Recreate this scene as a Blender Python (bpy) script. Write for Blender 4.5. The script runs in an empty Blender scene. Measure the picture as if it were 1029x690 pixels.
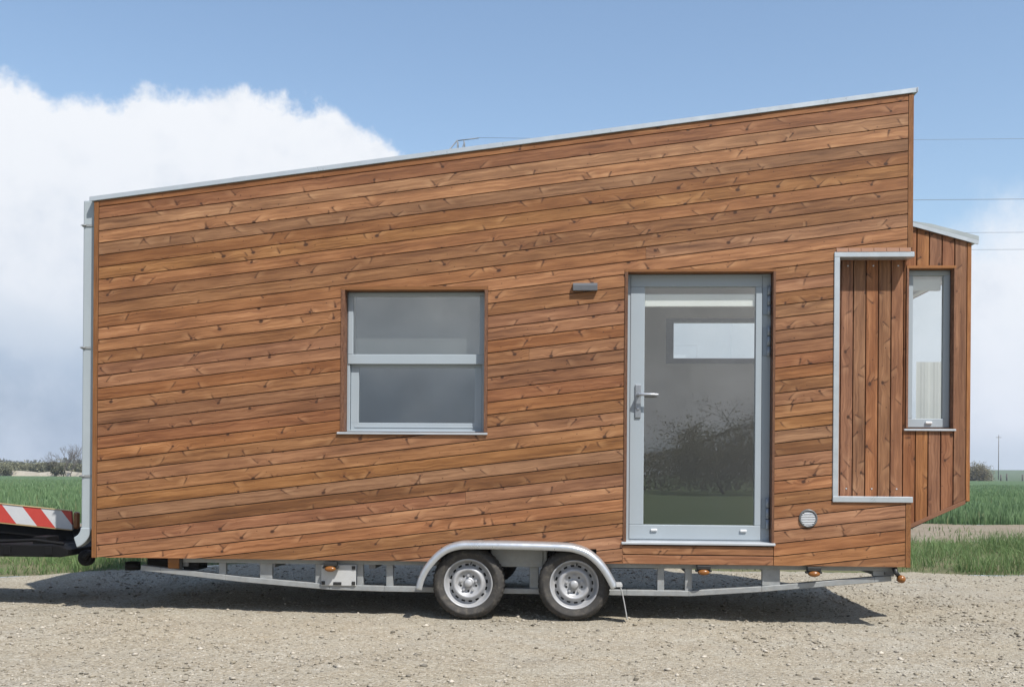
import bpy, bmesh, math, random
import numpy as np
from mathutils import Vector, Matrix

random.seed(7)
RNG = np.random.default_rng(11)
SC = bpy.context.scene
COL = SC.collection
PI = math.pi

# ------------------------------------------------------------------ helpers
def tag(o, label=None, cat=None, group=None, kind=None):
    if label: o['label'] = label
    if cat: o['category'] = cat
    if group: o['group'] = group
    if kind: o['kind'] = kind
    return o

def empty(name, loc=(0, 0, 0), parent=None):
    o = bpy.data.objects.new(name, None)
    COL.objects.link(o)
    o.location = loc
    o.empty_display_size = 0.1
    if parent: o.parent = parent
    return o

def link(name, me, parent=None):
    o = bpy.data.objects.new(name, me)
    COL.objects.link(o)
    if parent: o.parent = parent
    return o

def bevel(o, w=0.003, seg=1, ang=35):
    m = o.modifiers.new('bevel', 'BEVEL')
    m.width = w; m.segments = seg; m.limit_method = 'ANGLE'; m.angle_limit = math.radians(ang)
    return o

def noise2(x, y, seed=0):
    """value noise on numpy arrays"""
    xi = np.floor(x).astype(np.int64); yi = np.floor(y).astype(np.int64)
    fx = x - xi; fy = y - yi
    fx = fx * fx * (3 - 2 * fx); fy = fy * fy * (3 - 2 * fy)
    def h(a, b):
        n = (a * 374761393 + b * 668265263 + seed * 1442695041) & 0xffffffff
        n = ((n ^ (n >> 13)) * 1274126177) & 0xffffffff
        return ((n ^ (n >> 16)) & 0xffff) / 65535.0
    return (h(xi, yi) * (1 - fx) + h(xi + 1, yi) * fx) * (1 - fy) + (h(xi, yi + 1) * (1 - fx) + h(xi + 1, yi + 1) * fx) * fy

def sstep(a, b, x):
    t = np.clip((x - a) / (b - a), 0, 1)
    return t * t * (3 - 2 * t)

class MB:
    """collects shapes, builds them as one mesh object"""
    def __init__(self): self.v = []; self.f = []; self.m = []; self.s = []
    def add(self, vs, fs, mat=0, smooth=False):
        o = len(self.v)
        self.v += [tuple(p) for p in vs]
        for f in fs:
            self.f.append([i + o for i in f]); self.m.append(mat); self.s.append(smooth)
        return self
    def box(self, x0, x1, y0, y1, z0, z1, mat=0):
        v = [(x0, y0, z0), (x1, y0, z0), (x1, y1, z0), (x0, y1, z0), (x0, y0, z1), (x1, y0, z1), (x1, y1, z1), (x0, y1, z1)]
        return self.add(v, [(3, 2, 1, 0), (4, 5, 6, 7), (0, 1, 5, 4), (1, 2, 6, 5), (2, 3, 7, 6), (3, 0, 4, 7)], mat)
    def prism(self, poly, y0, y1, mat=0, axis='y'):
        """poly in (x,z) extruded along y (or in (y,z) extruded along x)"""
        n = len(poly)
        if axis == 'y':
            v = [(a, y0, b) for a, b in poly] + [(a, y1, b) for a, b in poly]
        else:
            v = [(y0, a, b) for a, b in poly] + [(y1, a, b) for a, b in poly]
        fs = [tuple(range(n)), tuple(range(2 * n - 1, n - 1, -1))]
        fs += [(i, i + n, (i + 1) % n + n, (i + 1) % n) for i in range(n)]
        return self.add(v, fs, mat)
    def tube(self, pts, r, n=8, mat=0, cap=True, smooth=True):
        pts = [Vector(p) for p in pts]
        rr = r if isinstance(r, (list, tuple)) else [r] * len(pts)
        o = len(self.v); vs = []; fs = []
        for i, p in enumerate(pts):
            t = (pts[min(i + 1, len(pts) - 1)] - pts[max(i - 1, 0)])
            if t.length < 1e-9: t = Vector((0, 0, 1))
            t.normalize()
            a = Vector((0, 0, 1)) if abs(t.z) < 0.9 else Vector((1, 0, 0))
            s = t.cross(a).normalized(); u = s.cross(t)
            for k in range(n):
                w = 2 * PI * k / n
                vs.append(p + (s * math.cos(w) + u * math.sin(w)) * rr[i])
        for i in range(len(pts) - 1):
            for k in range(n):
                fs.append((i * n + k, i * n + (k + 1) % n, (i + 1) * n + (k + 1) % n, (i + 1) * n + k))
        self.add(vs, fs, mat, smooth)
        if cap:
            e = (len(pts) - 1) * n
            self.f.append([o + k for k in range(n)][::-1]); self.m.append(mat); self.s.append(False)
            self.f.append([o + e + k for k in range(n)]); self.m.append(mat); self.s.append(False)
        return self
    def cyl(self, a, b, r, n=16, mat=0): return self.tube([a, b], r, n, mat)
    def lathe(self, prof, c, n=64, mat=0, skip=None, smooth=True, rmod=None):
        """profile of (r, y) turned about the y axis through c"""
        vs = []; fs = []
        m = len(prof)
        for k in range(n):
            w = 2 * PI * k / n
            for j, (r, y) in enumerate(prof):
                if rmod: r = r + rmod(k, j)
                vs.append((c[0] + r * math.cos(w), c[1] + y, c[2] + r * math.sin(w)))
        for k in range(n):
            for j in range(m - 1):
                if skip and skip(k, j): continue
                k2 = (k + 1) % n
                fs.append((k * m + j, k2 * m + j, k2 * m + j + 1, k * m + j + 1))
        return self.add(vs, fs, mat, smooth)
    def build(self, name, mat, parent=None, fix=True):
        me = bpy.data.meshes.new(name)
        me.from_pydata(self.v, [], self.f)
        for mm in (mat if isinstance(mat, (list, tuple)) else [mat]): me.materials.append(mm)
        me.polygons.foreach_set('material_index', self.m)
        me.polygons.foreach_set('use_smooth', self.s)
        if fix:
            bm = bmesh.new(); bm.from_mesh(me)
            bmesh.ops.recalc_face_normals(bm, faces=bm.faces)
            bm.to_mesh(me); bm.free()
        me.update()
        return link(name, me, parent)

def tri_mesh(name, V, F, mat, parent=None, col=None, smooth=False):
    """big numpy mesh; F is (n,3) or (n,4); col is per-vertex RGB"""
    me = bpy.data.meshes.new(name)
    k = F.shape[1]
    me.vertices.add(len(V)); me.vertices.foreach_set('co', V.astype(np.float32).ravel())
    me.loops.add(F.size); me.loops.foreach_set('vertex_index', F.astype(np.int32).ravel())
    me.polygons.add(len(F)); me.polygons.foreach_set('loop_start', np.arange(0, F.size, k, dtype=np.int32))
    me.polygons.foreach_set('loop_total', np.full(len(F), k, dtype=np.int32))
    if smooth: me.polygons.foreach_set('use_smooth', np.ones(len(F), dtype=bool))
    me.update(calc_edges=True)
    if col is not None:
        a = me.color_attributes.new('tone', 'FLOAT_COLOR', 'POINT')
        c = np.ones((len(V), 4), np.float32); c[:, :3] = col
        a.data.foreach_set('color', c.ravel())
    me.materials.append(mat)
    return link(name, me, parent)

# ------------------------------------------------------------------ node helper
class NT:
    def __init__(self, tree): self.t = tree; self.l = tree.links
    def n(self, typ, **kw):
        nd = self.t.nodes.new(typ)
        for k, v in kw.items():
            if k == 'ins':
                for i, val in v.items(): self.put(nd, i, val)
            else: setattr(nd, k, v)
        return nd
    def put(self, nd, i, val):
        s = nd.inputs[i]
        if hasattr(val, 'is_linked') or hasattr(val, 'links'): self.l.new(val, s)
        else:
            if isinstance(val, (tuple, list)) and len(val) == 3 and s.type == 'RGBA': val = (*val, 1)
            s.default_value = val
    def math(self, op, a, b=0.0, c=0.0, clamp=False):
        nd = self.n('ShaderNodeMath', operation=op, use_clamp=clamp)
        self.put(nd, 0, a); self.put(nd, 1, b); self.put(nd, 2, c)
        return nd.outputs[0]
    def ss(self, a, b, x):
        nd = self.n('ShaderNodeMapRange', interpolation_type='SMOOTHSTEP')
        self.put(nd, 0, x); self.put(nd, 1, a); self.put(nd, 2, b); nd.inputs[3].default_value = 0; nd.inputs[4].default_value = 1
        return nd.outputs[0]
    def lin(self, x, a, b, c, d):
        nd = self.n('ShaderNodeMapRange')
        for i, v in enumerate((x, a, b, c, d)): self.put(nd, i, v)
        return nd.outputs[0]
    def mix(self, f, a, b, mode='MIX'):
        nd = self.n('ShaderNodeMix', data_type='RGBA', blend_type=mode)
        self.put(nd, 0, f); self.put(nd, 6, a); self.put(nd, 7, b)
        return nd.outputs[2]
    def comb(self, x, y, z=0.0):
        nd = self.n('ShaderNodeCombineXYZ')
        self.put(nd, 0, x); self.put(nd, 1, y); self.put(nd, 2, z)
        return nd.outputs[0]
    def noise(self, vec, scale, detail=3, rough=0.55, dim='3D'):
        nd = self.n('ShaderNodeTexNoise', noise_dimensions=dim)
        if vec is not None: self.l.new(vec, nd.inputs['Vector'])
        nd.inputs['Scale'].default_value = scale; nd.inputs['Detail'].default_value = detail; nd.inputs['Roughness'].default_value = rough
        return nd.outputs[0]
    def vor(self, vec, scale, dim='3D'):
        nd = self.n('ShaderNodeTexVoronoi', voronoi_dimensions=dim)
        self.l.new(vec, nd.inputs['Vector']); nd.inputs['Scale'].default_value = scale
        return nd
    def ramp(self, x, stops):
        nd = self.n('ShaderNodeValToRGB')
        e = nd.color_ramp.elements
        while len(e) < len(stops): e.new(0.5)
        for el, (p, c) in zip(e, stops): el.position = p; el.color = (*c, 1)
        self.put(nd, 0, x)
        return nd.outputs[0]
    def bump(self, h, strength=0.3, dist=0.01):
        nd = self.n('ShaderNodeBump')
        nd.inputs['Strength'].default_value = strength; nd.inputs['Distance'].default_value = dist
        self.put(nd, 'Height', h)
        return nd.outputs[0]

def new_mat(name):
    m = bpy.data.materials.new(name); m.use_nodes = True
    nt = NT(m.node_tree)
    bs = m.node_tree.nodes['Principled BSDF']
    return m, nt, bs

def plain(name, col, rough=0.5, metal=0.0, var=0.12, scale=6.0, bump=0.0, spec=0.5, dust=None):
    m, nt, bs = new_mat(name)
    tc = nt.n('ShaderNodeTexCoord').outputs['Object']
    n1 = nt.noise(tc, scale, 5, 0.6)
    c = nt.mix(n1, tuple(x * (1 - var) for x in col), tuple(min(1, x * (1 + var)) for x in col))
    if dust:
        n2 = nt.noise(tc, 23.0, 4, 0.7)
        c = nt.mix(nt.math('MULTIPLY', nt.ss(0.45, 0.75, n2), dust[1]), c, dust[0])
    nt.put(bs, 'Base Color', c)
    nt.put(bs, 'Roughness', nt.lin(n1, 0.3, 0.7, max(0.02, rough - 0.08), min(1, rough + 0.08)))
    bs.inputs['Metallic'].default_value = metal
    bs.inputs['Specular IOR Level'].default_value = spec
    if bump: nt.put(bs, 'Normal', nt.bump(nt.noise(tc, 90.0, 3), bump, 0.004))
    return m

# ------------------------------------------------------------------ materials
def wood(name, gain=1.0, red=0.0):
    m, nt, bs = new_mat(name)
    uv = nt.n('ShaderNodeUVMap', uv_map='UVMap').outputs[0]
    sp = nt.n('ShaderNodeSeparateXYZ'); nt.l.new(uv, sp.inputs[0]); u, v = sp.outputs[0], sp.outputs[1]
    at = nt.n('ShaderNodeAttribute', attribute_name='tone')
    ts = nt.n('ShaderNodeSeparateColor'); nt.l.new(at.outputs['Color'], ts.inputs[0])
    t1, t2, t3 = ts.outputs[0], ts.outputs[1], ts.outputs[2]
    warp = nt.math('MULTIPLY', nt.math('SUBTRACT', nt.noise(nt.comb(nt.math('MULTIPLY', u, 7.0), nt.math('MULTIPLY', v, 9.0)), 1.0, 2), 0.5), 0.035)
    vw = nt.math('ADD', v, warp)
    # knots: a dark eye with a curved dark tail across the grain and a pale flank
    def knots(a, b, off, rmin, rmax, chance):
        k1 = nt.vor(nt.comb(nt.math('ADD', nt.math('MULTIPLY', u, a), off), nt.math('MULTIPLY', v, b)), 1.0, '2D')
        kc = nt.n('ShaderNodeSeparateColor'); nt.l.new(k1.outputs['Color'], kc.inputs[0])
        ps = nt.n('ShaderNodeSeparateXYZ'); nt.l.new(k1.outputs['Position'], ps.inputs[0])
        X = nt.math('SUBTRACT', u, nt.math('DIVIDE', nt.math('SUBTRACT', ps.outputs[0], off), a))
        Y = nt.math('SUBTRACT', v, nt.math('DIVIDE', ps.outputs[1], b))
        sg = nt.math('SUBTRACT', nt.math('MULTIPLY', nt.math('GREATER_THAN', kc.outputs[2], .5), 2.0), 1.0)
        sy = nt.math('SUBTRACT', nt.math('MULTIPLY', nt.math('GREATER_THAN', kc.outputs[1], .5), 2.0), 1.0)
        Y = nt.math('MULTIPLY', Y, sy); X = nt.math('MULTIPLY', X, sg)
        X = nt.math('ADD', X, warp)
        rad = nt.lin(kc.outputs[1], 0, 1, rmin, rmax)
        pres = nt.math('LESS_THAN', kc.outputs[0], chance)
        d = nt.math('SQRT', nt.math('ADD', nt.math('POWER', nt.math('MULTIPLY', X, .75), 2.0), nt.math('POWER', Y, 2.0)))
        kd = nt.math('DIVIDE', d, rad)
        eye = nt.math('SUBTRACT', 1.0, nt.ss(.45, 1.15, kd))
        halo = nt.math('SUBTRACT', 1.0, nt.ss(.8, 4.5, kd))
        sx_ = nt.math('SUBTRACT', X, nt.math('ADD', nt.math('MULTIPLY', Y, nt.lin(kc.outputs[0], 0, .7, .1, 1.1)), nt.math('MULTIPLY', nt.math('MULTIPLY', Y, Y), nt.lin(kc.outputs[2], 0, 1, -2.0, 9.0))))
        along = nt.math('MULTIPLY', nt.ss(-.006, .004, Y), nt.math('SUBTRACT', 1.0, nt.ss(.02, .062, Y)))
        tail = nt.math('MULTIPLY', nt.math('SUBTRACT', 1.0, nt.ss(.002, .011, nt.math('ABSOLUTE', sx_))), along)
        fl = nt.math('MULTIPLY', nt.math('MULTIPLY', nt.ss(.002, .016, sx_), nt.math('SUBTRACT', 1.0, nt.ss(.015, .085, sx_))), along)
        P = lambda z: nt.math('MULTIPLY', z, pres)
        return P(eye), P(halo), P(tail), P(fl)
    e1, h1, t1_, f1 = knots(4.2, 5.6, 0.0, .004, .016, .68)
    e2, h2, t2_, f2 = knots(3.1, 5.0, 51.3, .003, .008, .70)
    e3, h3, t3_, f3 = knots(6.5, 9.0, 17.9, .002, .0055, .6)
    dark = nt.math('MAXIMUM', nt.math('MAXIMUM', e1, nt.math('MULTIPLY', t1_, .70)), nt.math('MAXIMUM', nt.math('MULTIPLY', t2_, .6), nt.math('MAXIMUM', nt.math('MULTIPLY', e2, .8), nt.math('MULTIPLY', e3, .8))))
    halo = nt.math('MAXIMUM', h1, nt.math('MULTIPLY', h2, .6))
    flame = nt.math('MAXIMUM', f1, f2)
    # grain
    vg = nt.math('ADD', vw, nt.math('MULTIPLY', halo, 0.022))
    g1 = nt.noise(nt.comb(nt.math('MULTIPLY', u, 1.7), nt.math('MULTIPLY', vg, 62.0), nt.math('MULTIPLY', t3, 40.0)), 1.0, 4, 0.6)
    g2 = nt.noise(nt.comb(nt.math('MULTIPLY', u, 9.0), nt.math('MULTIPLY', vg, 330.0), t1), 1.0, 3, 0.6)
    blot = nt.noise(nt.comb(nt.math('MULTIPLY', u, 2.2), nt.math('MULTIPLY', v, 11.0), nt.math('MULTIPLY', t2, 30.0)), 1.0, 3, 0.6)
    f = nt.math('ADD', nt.math('ADD', nt.math('MULTIPLY', nt.math('SUBTRACT', g1, 0.5), 1.5), 0.5), nt.math('MULTIPLY', nt.math('SUBTRACT', g2, 0.5), 0.45))
    f = nt.math('ADD', f, nt.math('MULTIPLY', nt.math('SUBTRACT', blot, 0.5), 1.0), clamp=True)
    g = gain
    c = nt.ramp(f, [(0.0, (0.105 * g, 0.042 * g, 0.016 * g)), (0.42, (0.225 * g, 0.098 * g, 0.039 * g)), (0.7, (0.310 * g, 0.145 * g, 0.061 * g)), (1.0, (0.43 * g, 0.220 * g, 0.100 * g))])
    c = nt.mix(nt.math('MULTIPLY', flame, 0.30), c, (0.47 * g, 0.260 * g, 0.125 * g))
    hs = nt.n('ShaderNodeHueSaturation'); nt.l.new(c, hs.inputs['Color'])
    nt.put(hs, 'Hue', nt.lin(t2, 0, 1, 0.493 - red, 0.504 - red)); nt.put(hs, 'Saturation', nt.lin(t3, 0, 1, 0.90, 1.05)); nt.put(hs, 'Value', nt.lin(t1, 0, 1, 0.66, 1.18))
    c = hs.outputs[0]
    c = nt.mix(nt.math('MULTIPLY', halo, 0.25), c, (0.15 * g, 0.055 * g, 0.026 * g))
    c = nt.mix(nt.math('MULTIPLY', dark, 0.93), c, (0.042, 0.018, 0.010))
    nt.put(bs, 'Base Color', c)
    bs.inputs['Roughness'].default_value = 0.62
    bs.inputs['Specular IOR Level'].default_value = 0.3
    nt.put(bs, 'Normal', nt.bump(nt.math('ADD', nt.math('MULTIPLY', g2, 0.6), g1), 0.25, 0.002))
    return m

WOOD = wood('stained_softwood', 0.98)
WOOD_TRIM = wood('stained_softwood_trim', 0.64, 0.004)
WOOD_BAY = wood('stained_softwood_bay', 0.90, 0.004)
TRIM = plain('trim_wood', (0.235, 0.110, 0.058), 0.65, var=0.35, scale=18)
BACK = plain('membrane', (0.018, 0.014, 0.012), 0.9)
LINING = plain('interior_board', (0.60, 0.56, 0.52), 0.6, var=0.05)
WHITE_IN = plain('interior_white', (0.78, 0.77, 0.73), 0.6, var=0.03)
FLOOR = plain('interior_floor', (0.23, 0.19, 0.15), 0.4)
FRAME = plain('grey_aluminium', (0.305, 0.350, 0.385), 0.38, 0.0, var=0.04, scale=3, spec=0.5)
FRAME_D = plain('grey_hinge_metal', (0.23, 0.27, 0.315), 0.4, 0.2, var=0.06)
SILL = plain('sill_metal', (0.48, 0.51, 0.54), 0.35, 0.4, var=0.05)
FLASH = plain('galvanised_flashing', (0.50, 0.545, 0.58), 0.33, 0.5, var=0.09, scale=9)
ROOFM = plain('roof_sheet', (0.36, 0.40, 0.41), 0.45, 0.4, var=0.1)
ZINC = plain('galvanised_steel', (0.28, 0.295, 0.30), 0.5, 0.3, var=0.3, scale=17, dust=((0.30, 0.27, 0.23), 0.35))
PIPE = plain('grey_downpipe', (0.345, 0.39, 0.415), 0.45, 0.1, var=0.07)
MUD = plain('mudguard_steel', (0.50, 0.53, 0.56), 0.33, 0.65, var=0.08, scale=8, dust=((0.36, 0.33, 0.28), 0.25))
RUBBER = plain('tyre_rubber', (0.036, 0.034, 0.032), 0.85, var=0.3, scale=12, bump=0.3, dust=((0.17, 0.15, 0.12), 0.38))
RIM = plain('silver_wheel_paint', (0.37, 0.38, 0.395), 0.42, 0.2, var=0.08, dust=((0.28, 0.25, 0.21), 0.4))
BLACK = plain('black_steel', (0.005, 0.005, 0.0055), 0.7, 0.0, var=0.3, scale=10, spec=0.2)
DARK = plain('dark_plastic', (0.016, 0.016, 0.016), 0.5)
LAMPG = plain('anthracite_lamp', (0.095, 0.100, 0.110), 0.42, var=0.06)
AMBER = plain('amber_lens', (0.21, 0.08, 0.016), 0.25, var=0.2, scale=30)
WPLATE = plain('white_plate', (0.42, 0.43, 0.43), 0.4, var=0.06, dust=((0.33, 0.30, 0.26), 0.3))
VENTW = plain('white_vent', (0.58, 0.60, 0.62), 0.35, var=0.03)

def glass(name, refl, tint):
    m, nt, bs = new_mat(name)
    out = m.node_tree.nodes['Material Output']
    m.node_tree.nodes.remove(bs)
    tr = nt.n('ShaderNodeBsdfTransparent'); tr.inputs[0].default_value = (*tint, 1)
    gl = nt.n('ShaderNodeBsdfGlossy'); gl.inputs['Roughness'].default_value = 0.0; gl.inputs[0].default_value = (1.0, 0.98, 0.955, 1)
    fr = nt.n('ShaderNodeFresnel')
    nt.put(fr, 0, nt.lin(nt.n('ShaderNodeNewGeometry').outputs['Backfacing'], 0, 1, 1.5, 1 / 1.5))
    tcn = nt.n('ShaderNodeTexCoord').outputs['Object']
    bmp = nt.bump(nt.noise(tcn, 1.3, 1), 0.006, 0.02)
    nt.l.new(bmp, gl.inputs['Normal'])
    mx = nt.n('ShaderNodeMixShader')
    nt.put(mx, 0, nt.math('ADD', fr.outputs[0], refl, clamp=True))
    nt.l.new(tr.outputs[0], mx.inputs[1]); nt.l.new(gl.outputs[0], mx.inputs[2]); nt.l.new(mx.outputs[0], out.inputs[0])
    return m
GLASS = glass('door_glass', 0.085, (0.95, 0.97, 0.97))
GLASS_W = glass('coated_window_glass', 0.165, (0.90, 0.93, 0.93))

# ------------------------------------------------------------------ cladding
def cut(bm, co, no, faces=None):
    if faces is None: geom = bm.verts[:] + bm.edges[:] + bm.faces[:]
    else:
        es = {e for f in faces for e in f.edges}; vs = {v for f in faces for v in f.verts}
        geom = list(vs) + list(es) + list(faces)
    bmesh.ops.bisect_plane(bm, geom=geom, dist=1e-6, plane_co=(co[0], co[1], 0), plane_no=(no[0], no[1], 0))

def sheet(outline, holes):
    bm = bmesh.new()
    bm.faces.new([bm.verts.new((a, b, 0)) for a, b in outline])
    for (a0, a1, b0, b1) in holes:
        cut(bm, (a0, 0), (1, 0)); cut(bm, (a1, 0), (1, 0)); cut(bm, (0, b0), (0, 1)); cut(bm, (0, b1), (0, 1))
    dead = []
    for f in bm.faces:
        c = f.calc_center_median()
        if any(a0 < c.x < a1 and b0 < c.y < b1 for (a0, a1, b0, b1) in holes): dead.append(f)
    bmesh.ops.delete(bm, geom=dead, context='FACES')
    return bm

def finish(bm, name, mat, thick, mapper, parent, shade=None):
    """extrude the flat sheet by thick and carry it to 3-D; shade(a,b) gives UV and tone per face"""
    if shade:
        uvl = bm.loops.layers.uv.new('UVMap'); cl = bm.loops.layers.float_color.new('tone')
    r = bmesh.ops.extrude_face_region(bm, geom=bm.faces[:], use_keep_orig=True)
    nv = [g for g in r['geom'] if isinstance(g, bmesh.types.BMVert)]
    for v in nv: v.co.z = thick
    if shade:
        for f in bm.faces:
            c = f.calc_center_median()
            fu, tone = shade(c.x, c.y)
            for lp in f.loops:
                lp[uvl].uv = fu(lp.vert.co.x, lp.vert.co.y); lp[cl] = (*tone, 1)
    for v in bm.verts: v.co = mapper(v.co.x, v.co.y, v.co.z)
    bmesh.ops.recalc_face_normals(bm, faces=bm.faces)
    me = bpy.data.meshes.new(name); bm.to_mesh(me); bm.free()
    me.materials.append(mat)
    return link(name, me, parent)

def panel(name, outline, holes, thick, mapper, mat, parent):
    return finish(sheet(outline, holes), name, mat, thick, mapper, parent)

def clad(name, outline, holes, mapper, parent, mat, slope=0.0, vertical=False, pitch=0.0955, off=0.0, gap=0.0072, thick=0.020, seed=1, joints=0.035, bias=None, bev=0.0028):
    rnd = random.Random(seed)
    bm = sheet(outline, holes)
    if vertical:
        no = (1.0, 0.0); key = lambda a, b: a; along = lambda a, b: b
    else:
        no = (-slope, 1.0); key = lambda a, b: b - slope * a; along = lambda a, b: a
    ks = [key(a, b) for a, b in outline]
    k0 = math.floor((min(ks) - off) / pitch) - 1; k1 = math.ceil((max(ks) - off) / pitch) + 1
    for k in range(k0, k1 + 1):
        c = off + k * pitch
        for d in (-gap / 2, gap / 2):
            cut(bm, ((c + d), 0) if vertical else (0, c + d), no)
    dead = []
    for f in bm.faces:
        c = f.calc_center_median(); t = (key(c.x, c.y) - off) / pitch
        if abs(t - round(t)) * pitch < gap / 2: dead.append(f)
    bmesh.ops.delete(bm, geom=dead, context='FACES')
    # a few butt joints
    cuts = {}
    rows = {}
    for f in bm.faces:
        c = f.calc_center_median(); rows.setdefault(math.floor((key(c.x, c.y) - off) / pitch), []).append(f)
    for k in sorted(rows):
        al = [along(v.co.x, v.co.y) for f in rows[k] for v in f.verts]
        a0, a1 = min(al), max(al); js = []
        p = a0 + rnd.uniform(0.8, 4.5)
        while p < a1 - 0.5:
            if rnd.random() < joints * 4: js.append(p)
            p += rnd.uniform(2.4, 4.6)
        cuts[k] = js
        fs = rows[k]
        for p in js:
            fs = [f for f in fs if f.is_valid]
            for d in (-0.0008, 0.0008):
                cut(bm, (0, p + d) if vertical else (p + d, 0), (0, 1) if vertical else (1, 0), fs)
                fs = [f for f in bm.faces if math.floor((key(*f.calc_center_median()[:2]) - off) / pitch) == k]
            dd = [f for f in fs if abs(along(*f.calc_center_median()[:2]) - p) < 0.0007]
            bmesh.ops.delete(bm, geom=dd, context='FACES')
            fs = [f for f in bm.faces if math.floor((key(*f.calc_center_median()[:2]) - off) / pitch) == k]
    tones = {}
    def shade(a, b):
        k = math.floor((key(a, b) - off) / pitch)
        s = sum(1 for p in cuts.get(k, []) if along(a, b) > p)
        if (k, s) not in tones:
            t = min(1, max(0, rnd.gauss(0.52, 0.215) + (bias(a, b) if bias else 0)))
            tones[(k, s)] = (t, rnd.random(), rnd.random(), rnd.uniform(0, 60), rnd.uniform(0, 40))
        t1, t2, t3, du, dv = tones[(k, s)]
        return (lambda x, y: (along(x, y) + du, key(x, y) - off - k * pitch + dv)), (t1, t2, t3)
    o = finish(bm, name, mat, thick, mapper, parent, shade)
    if bev: bevel(o, bev, 1, 40)
    return o

def front(y): return lambda a, b, d: Vector((a, y - d, b))
def rear(y): return lambda a, b, d: Vector((a, y + d, b))
def trim_uv(o, axis, seed=0):
    rnd = random.Random(seed + len(bpy.data.objects)); me = o.data
    uvl = me.uv_layers.new(name='UVMap'); ca = me.color_attributes.new('tone', 'FLOAT_COLOR', 'CORNER')
    du, dv, tn = rnd.uniform(0, 50), rnd.uniform(0, 50), (rnd.uniform(.1, .4), .4, 0.0, 1)
    for lp in me.loops:
        p = me.vertices[lp.vertex_index].co
        a = p[axis]; b = (p.x + p.y) if axis == 2 else (p.z + p.y)
        uvl.data[lp.index].uv = (a + du, b + dv); ca.data[lp.index].color = tn
    return o
def endl(x): return lambda a, b, d: Vector((x - d, a, b))
def endr(x): return lambda a, b, d: Vector((x + d, a, b))

# ================================================================== TINY HOUSE
XL, XR, ZB, WD = -3.322, 3.025, 0.430, 2.40
SL = 0.122
def zr(x): return 3.645 + SL * x          # underside line of the roof flashing
house = tag(empty('tiny_house', (0, 0, 0)), 'wooden tiny house on a twin axle trailer, clad in slanted brown boards', 'tiny house')

WIN = (-1.345, -0.195, 1.413, 2.563)
DOOR = (0.857, 2.004, 0.590, 2.690)
UNDER = (0.851, 2.004, 0.40, 0.5899)
NOTCH = (2.440, 3.20, 0.921, 2.816)
out_front = [(XL, ZB), (XR, ZB), (XR, zr(XR)), (XL, zr(XL))]
wall = empty('wall', (0, 0, 0), house)
out_clad = [(XL + 0.040, ZB), (XR - 0.040, ZB), (XR - 0.040, zr(XR - 0.040)), (XL + 0.040, zr(XL + 0.040))]
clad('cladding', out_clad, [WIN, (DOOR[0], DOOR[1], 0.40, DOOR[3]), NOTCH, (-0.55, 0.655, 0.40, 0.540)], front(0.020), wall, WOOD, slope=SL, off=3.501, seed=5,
     bias=lambda a, b: 0.055 * a - .05)  # boards toned darker towards the left end, lighter towards the right
clad('cladding', [(0.851, ZB), (2.000, ZB), (2.000, 0.572), (0.851, 0.572)], [], front(0.020), wall, WOOD, slope=0.0, pitch=0.078, off=0.418 + 0.005, seed=23, joints=0)
tb = MB()
tb.box(XL, XL + 0.037, -0.003, 0.020, ZB - 0.002, zr(XL) - 0.002)
trim_uv(tb.build('corner_trim', WOOD_TRIM, wall), 2)
tb = MB()
tb.box(XR - 0.037, XR, -0.003, 0.06, ZB - 0.002, NOTCH[2] - 0.002)
trim_uv(tb.build('corner_trim', WOOD_TRIM, wall), 2)
tb = MB()
tb.box(XR - 0.037, XR, -0.003, 0.06, NOTCH[3] + 0.03, zr(XR) - 0.006)
trim_uv(tb.build('corner_trim', WOOD_TRIM, wall), 2)
panel('wall_core', out_front, [WIN, DOOR, (2.44, 3.2, 0.921, 2.816), (-0.55, 0.655, 0.40, 0.540)], 0.105, rear(0.0215), BACK, wall)
panel('wall_lining', [(XL + 0.14, 0.50), (XR - 0.12, 0.50), (XR - 0.12, zr(XR) - 0.12), (XL + 0.14, zr(XL) - 0.12)], [WIN, DOOR, (2.44, 3.2, 0.5, 2.9)], 0.014, rear(0.128), LINING, wall)

# back wall with its window
BW = (1.40, 2.80, 2.215, 2.665)
wall_b = empty('wall', (0, 0, 0), house)
panel('wall_core', out_front, [BW], 0.11, front(WD - 0.022), BACK, wall_b)
clad('cladding', out_front, [BW], rear(WD - 0.02), wall_b, WOOD, slope=SL, off=3.501, seed=31, joints=0.0, bev=0)
panel('wall_lining', [(XL + 0.14, 0.50), (XR - 0.12, 0.50), (XR - 0.12, zr(XR) - 0.12), (XL + 0.14, zr(XL) - 0.12)], [BW], 0.014, front(WD - 0.134), LINING, wall_b)
wb = empty('window', (0, 0, 0), house)
m_ = MB()
y0, y1 = 2.27, 2.36
m_.box(BW[0] + .001, BW[1] - .001, y0, y1, BW[2] + .001, BW[2] + 0.055); m_.box(BW[0] + .001, BW[1] - .001, y0, y1, BW[3] - 0.035, BW[3] - .001)
m_.box(BW[0] + .001, BW[0] + 0.078, y0, y1, BW[2] + 0.055, BW[3] - 0.035); m_.box(BW[1] - 0.06, BW[1] - .001, y0, y1, BW[2] + 0.055, BW[3] - 0.035)
m_.build('frame', plain('dark_grey_frame', (0.05, 0.06, 0.085), 0.45), wb)
MB().box(BW[0] + 0.076, BW[1] - 0.06, 2.31, 2.322, BW[2] + 0.05, BW[3] - 0.03).build('pane', GLASS, wb)

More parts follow.
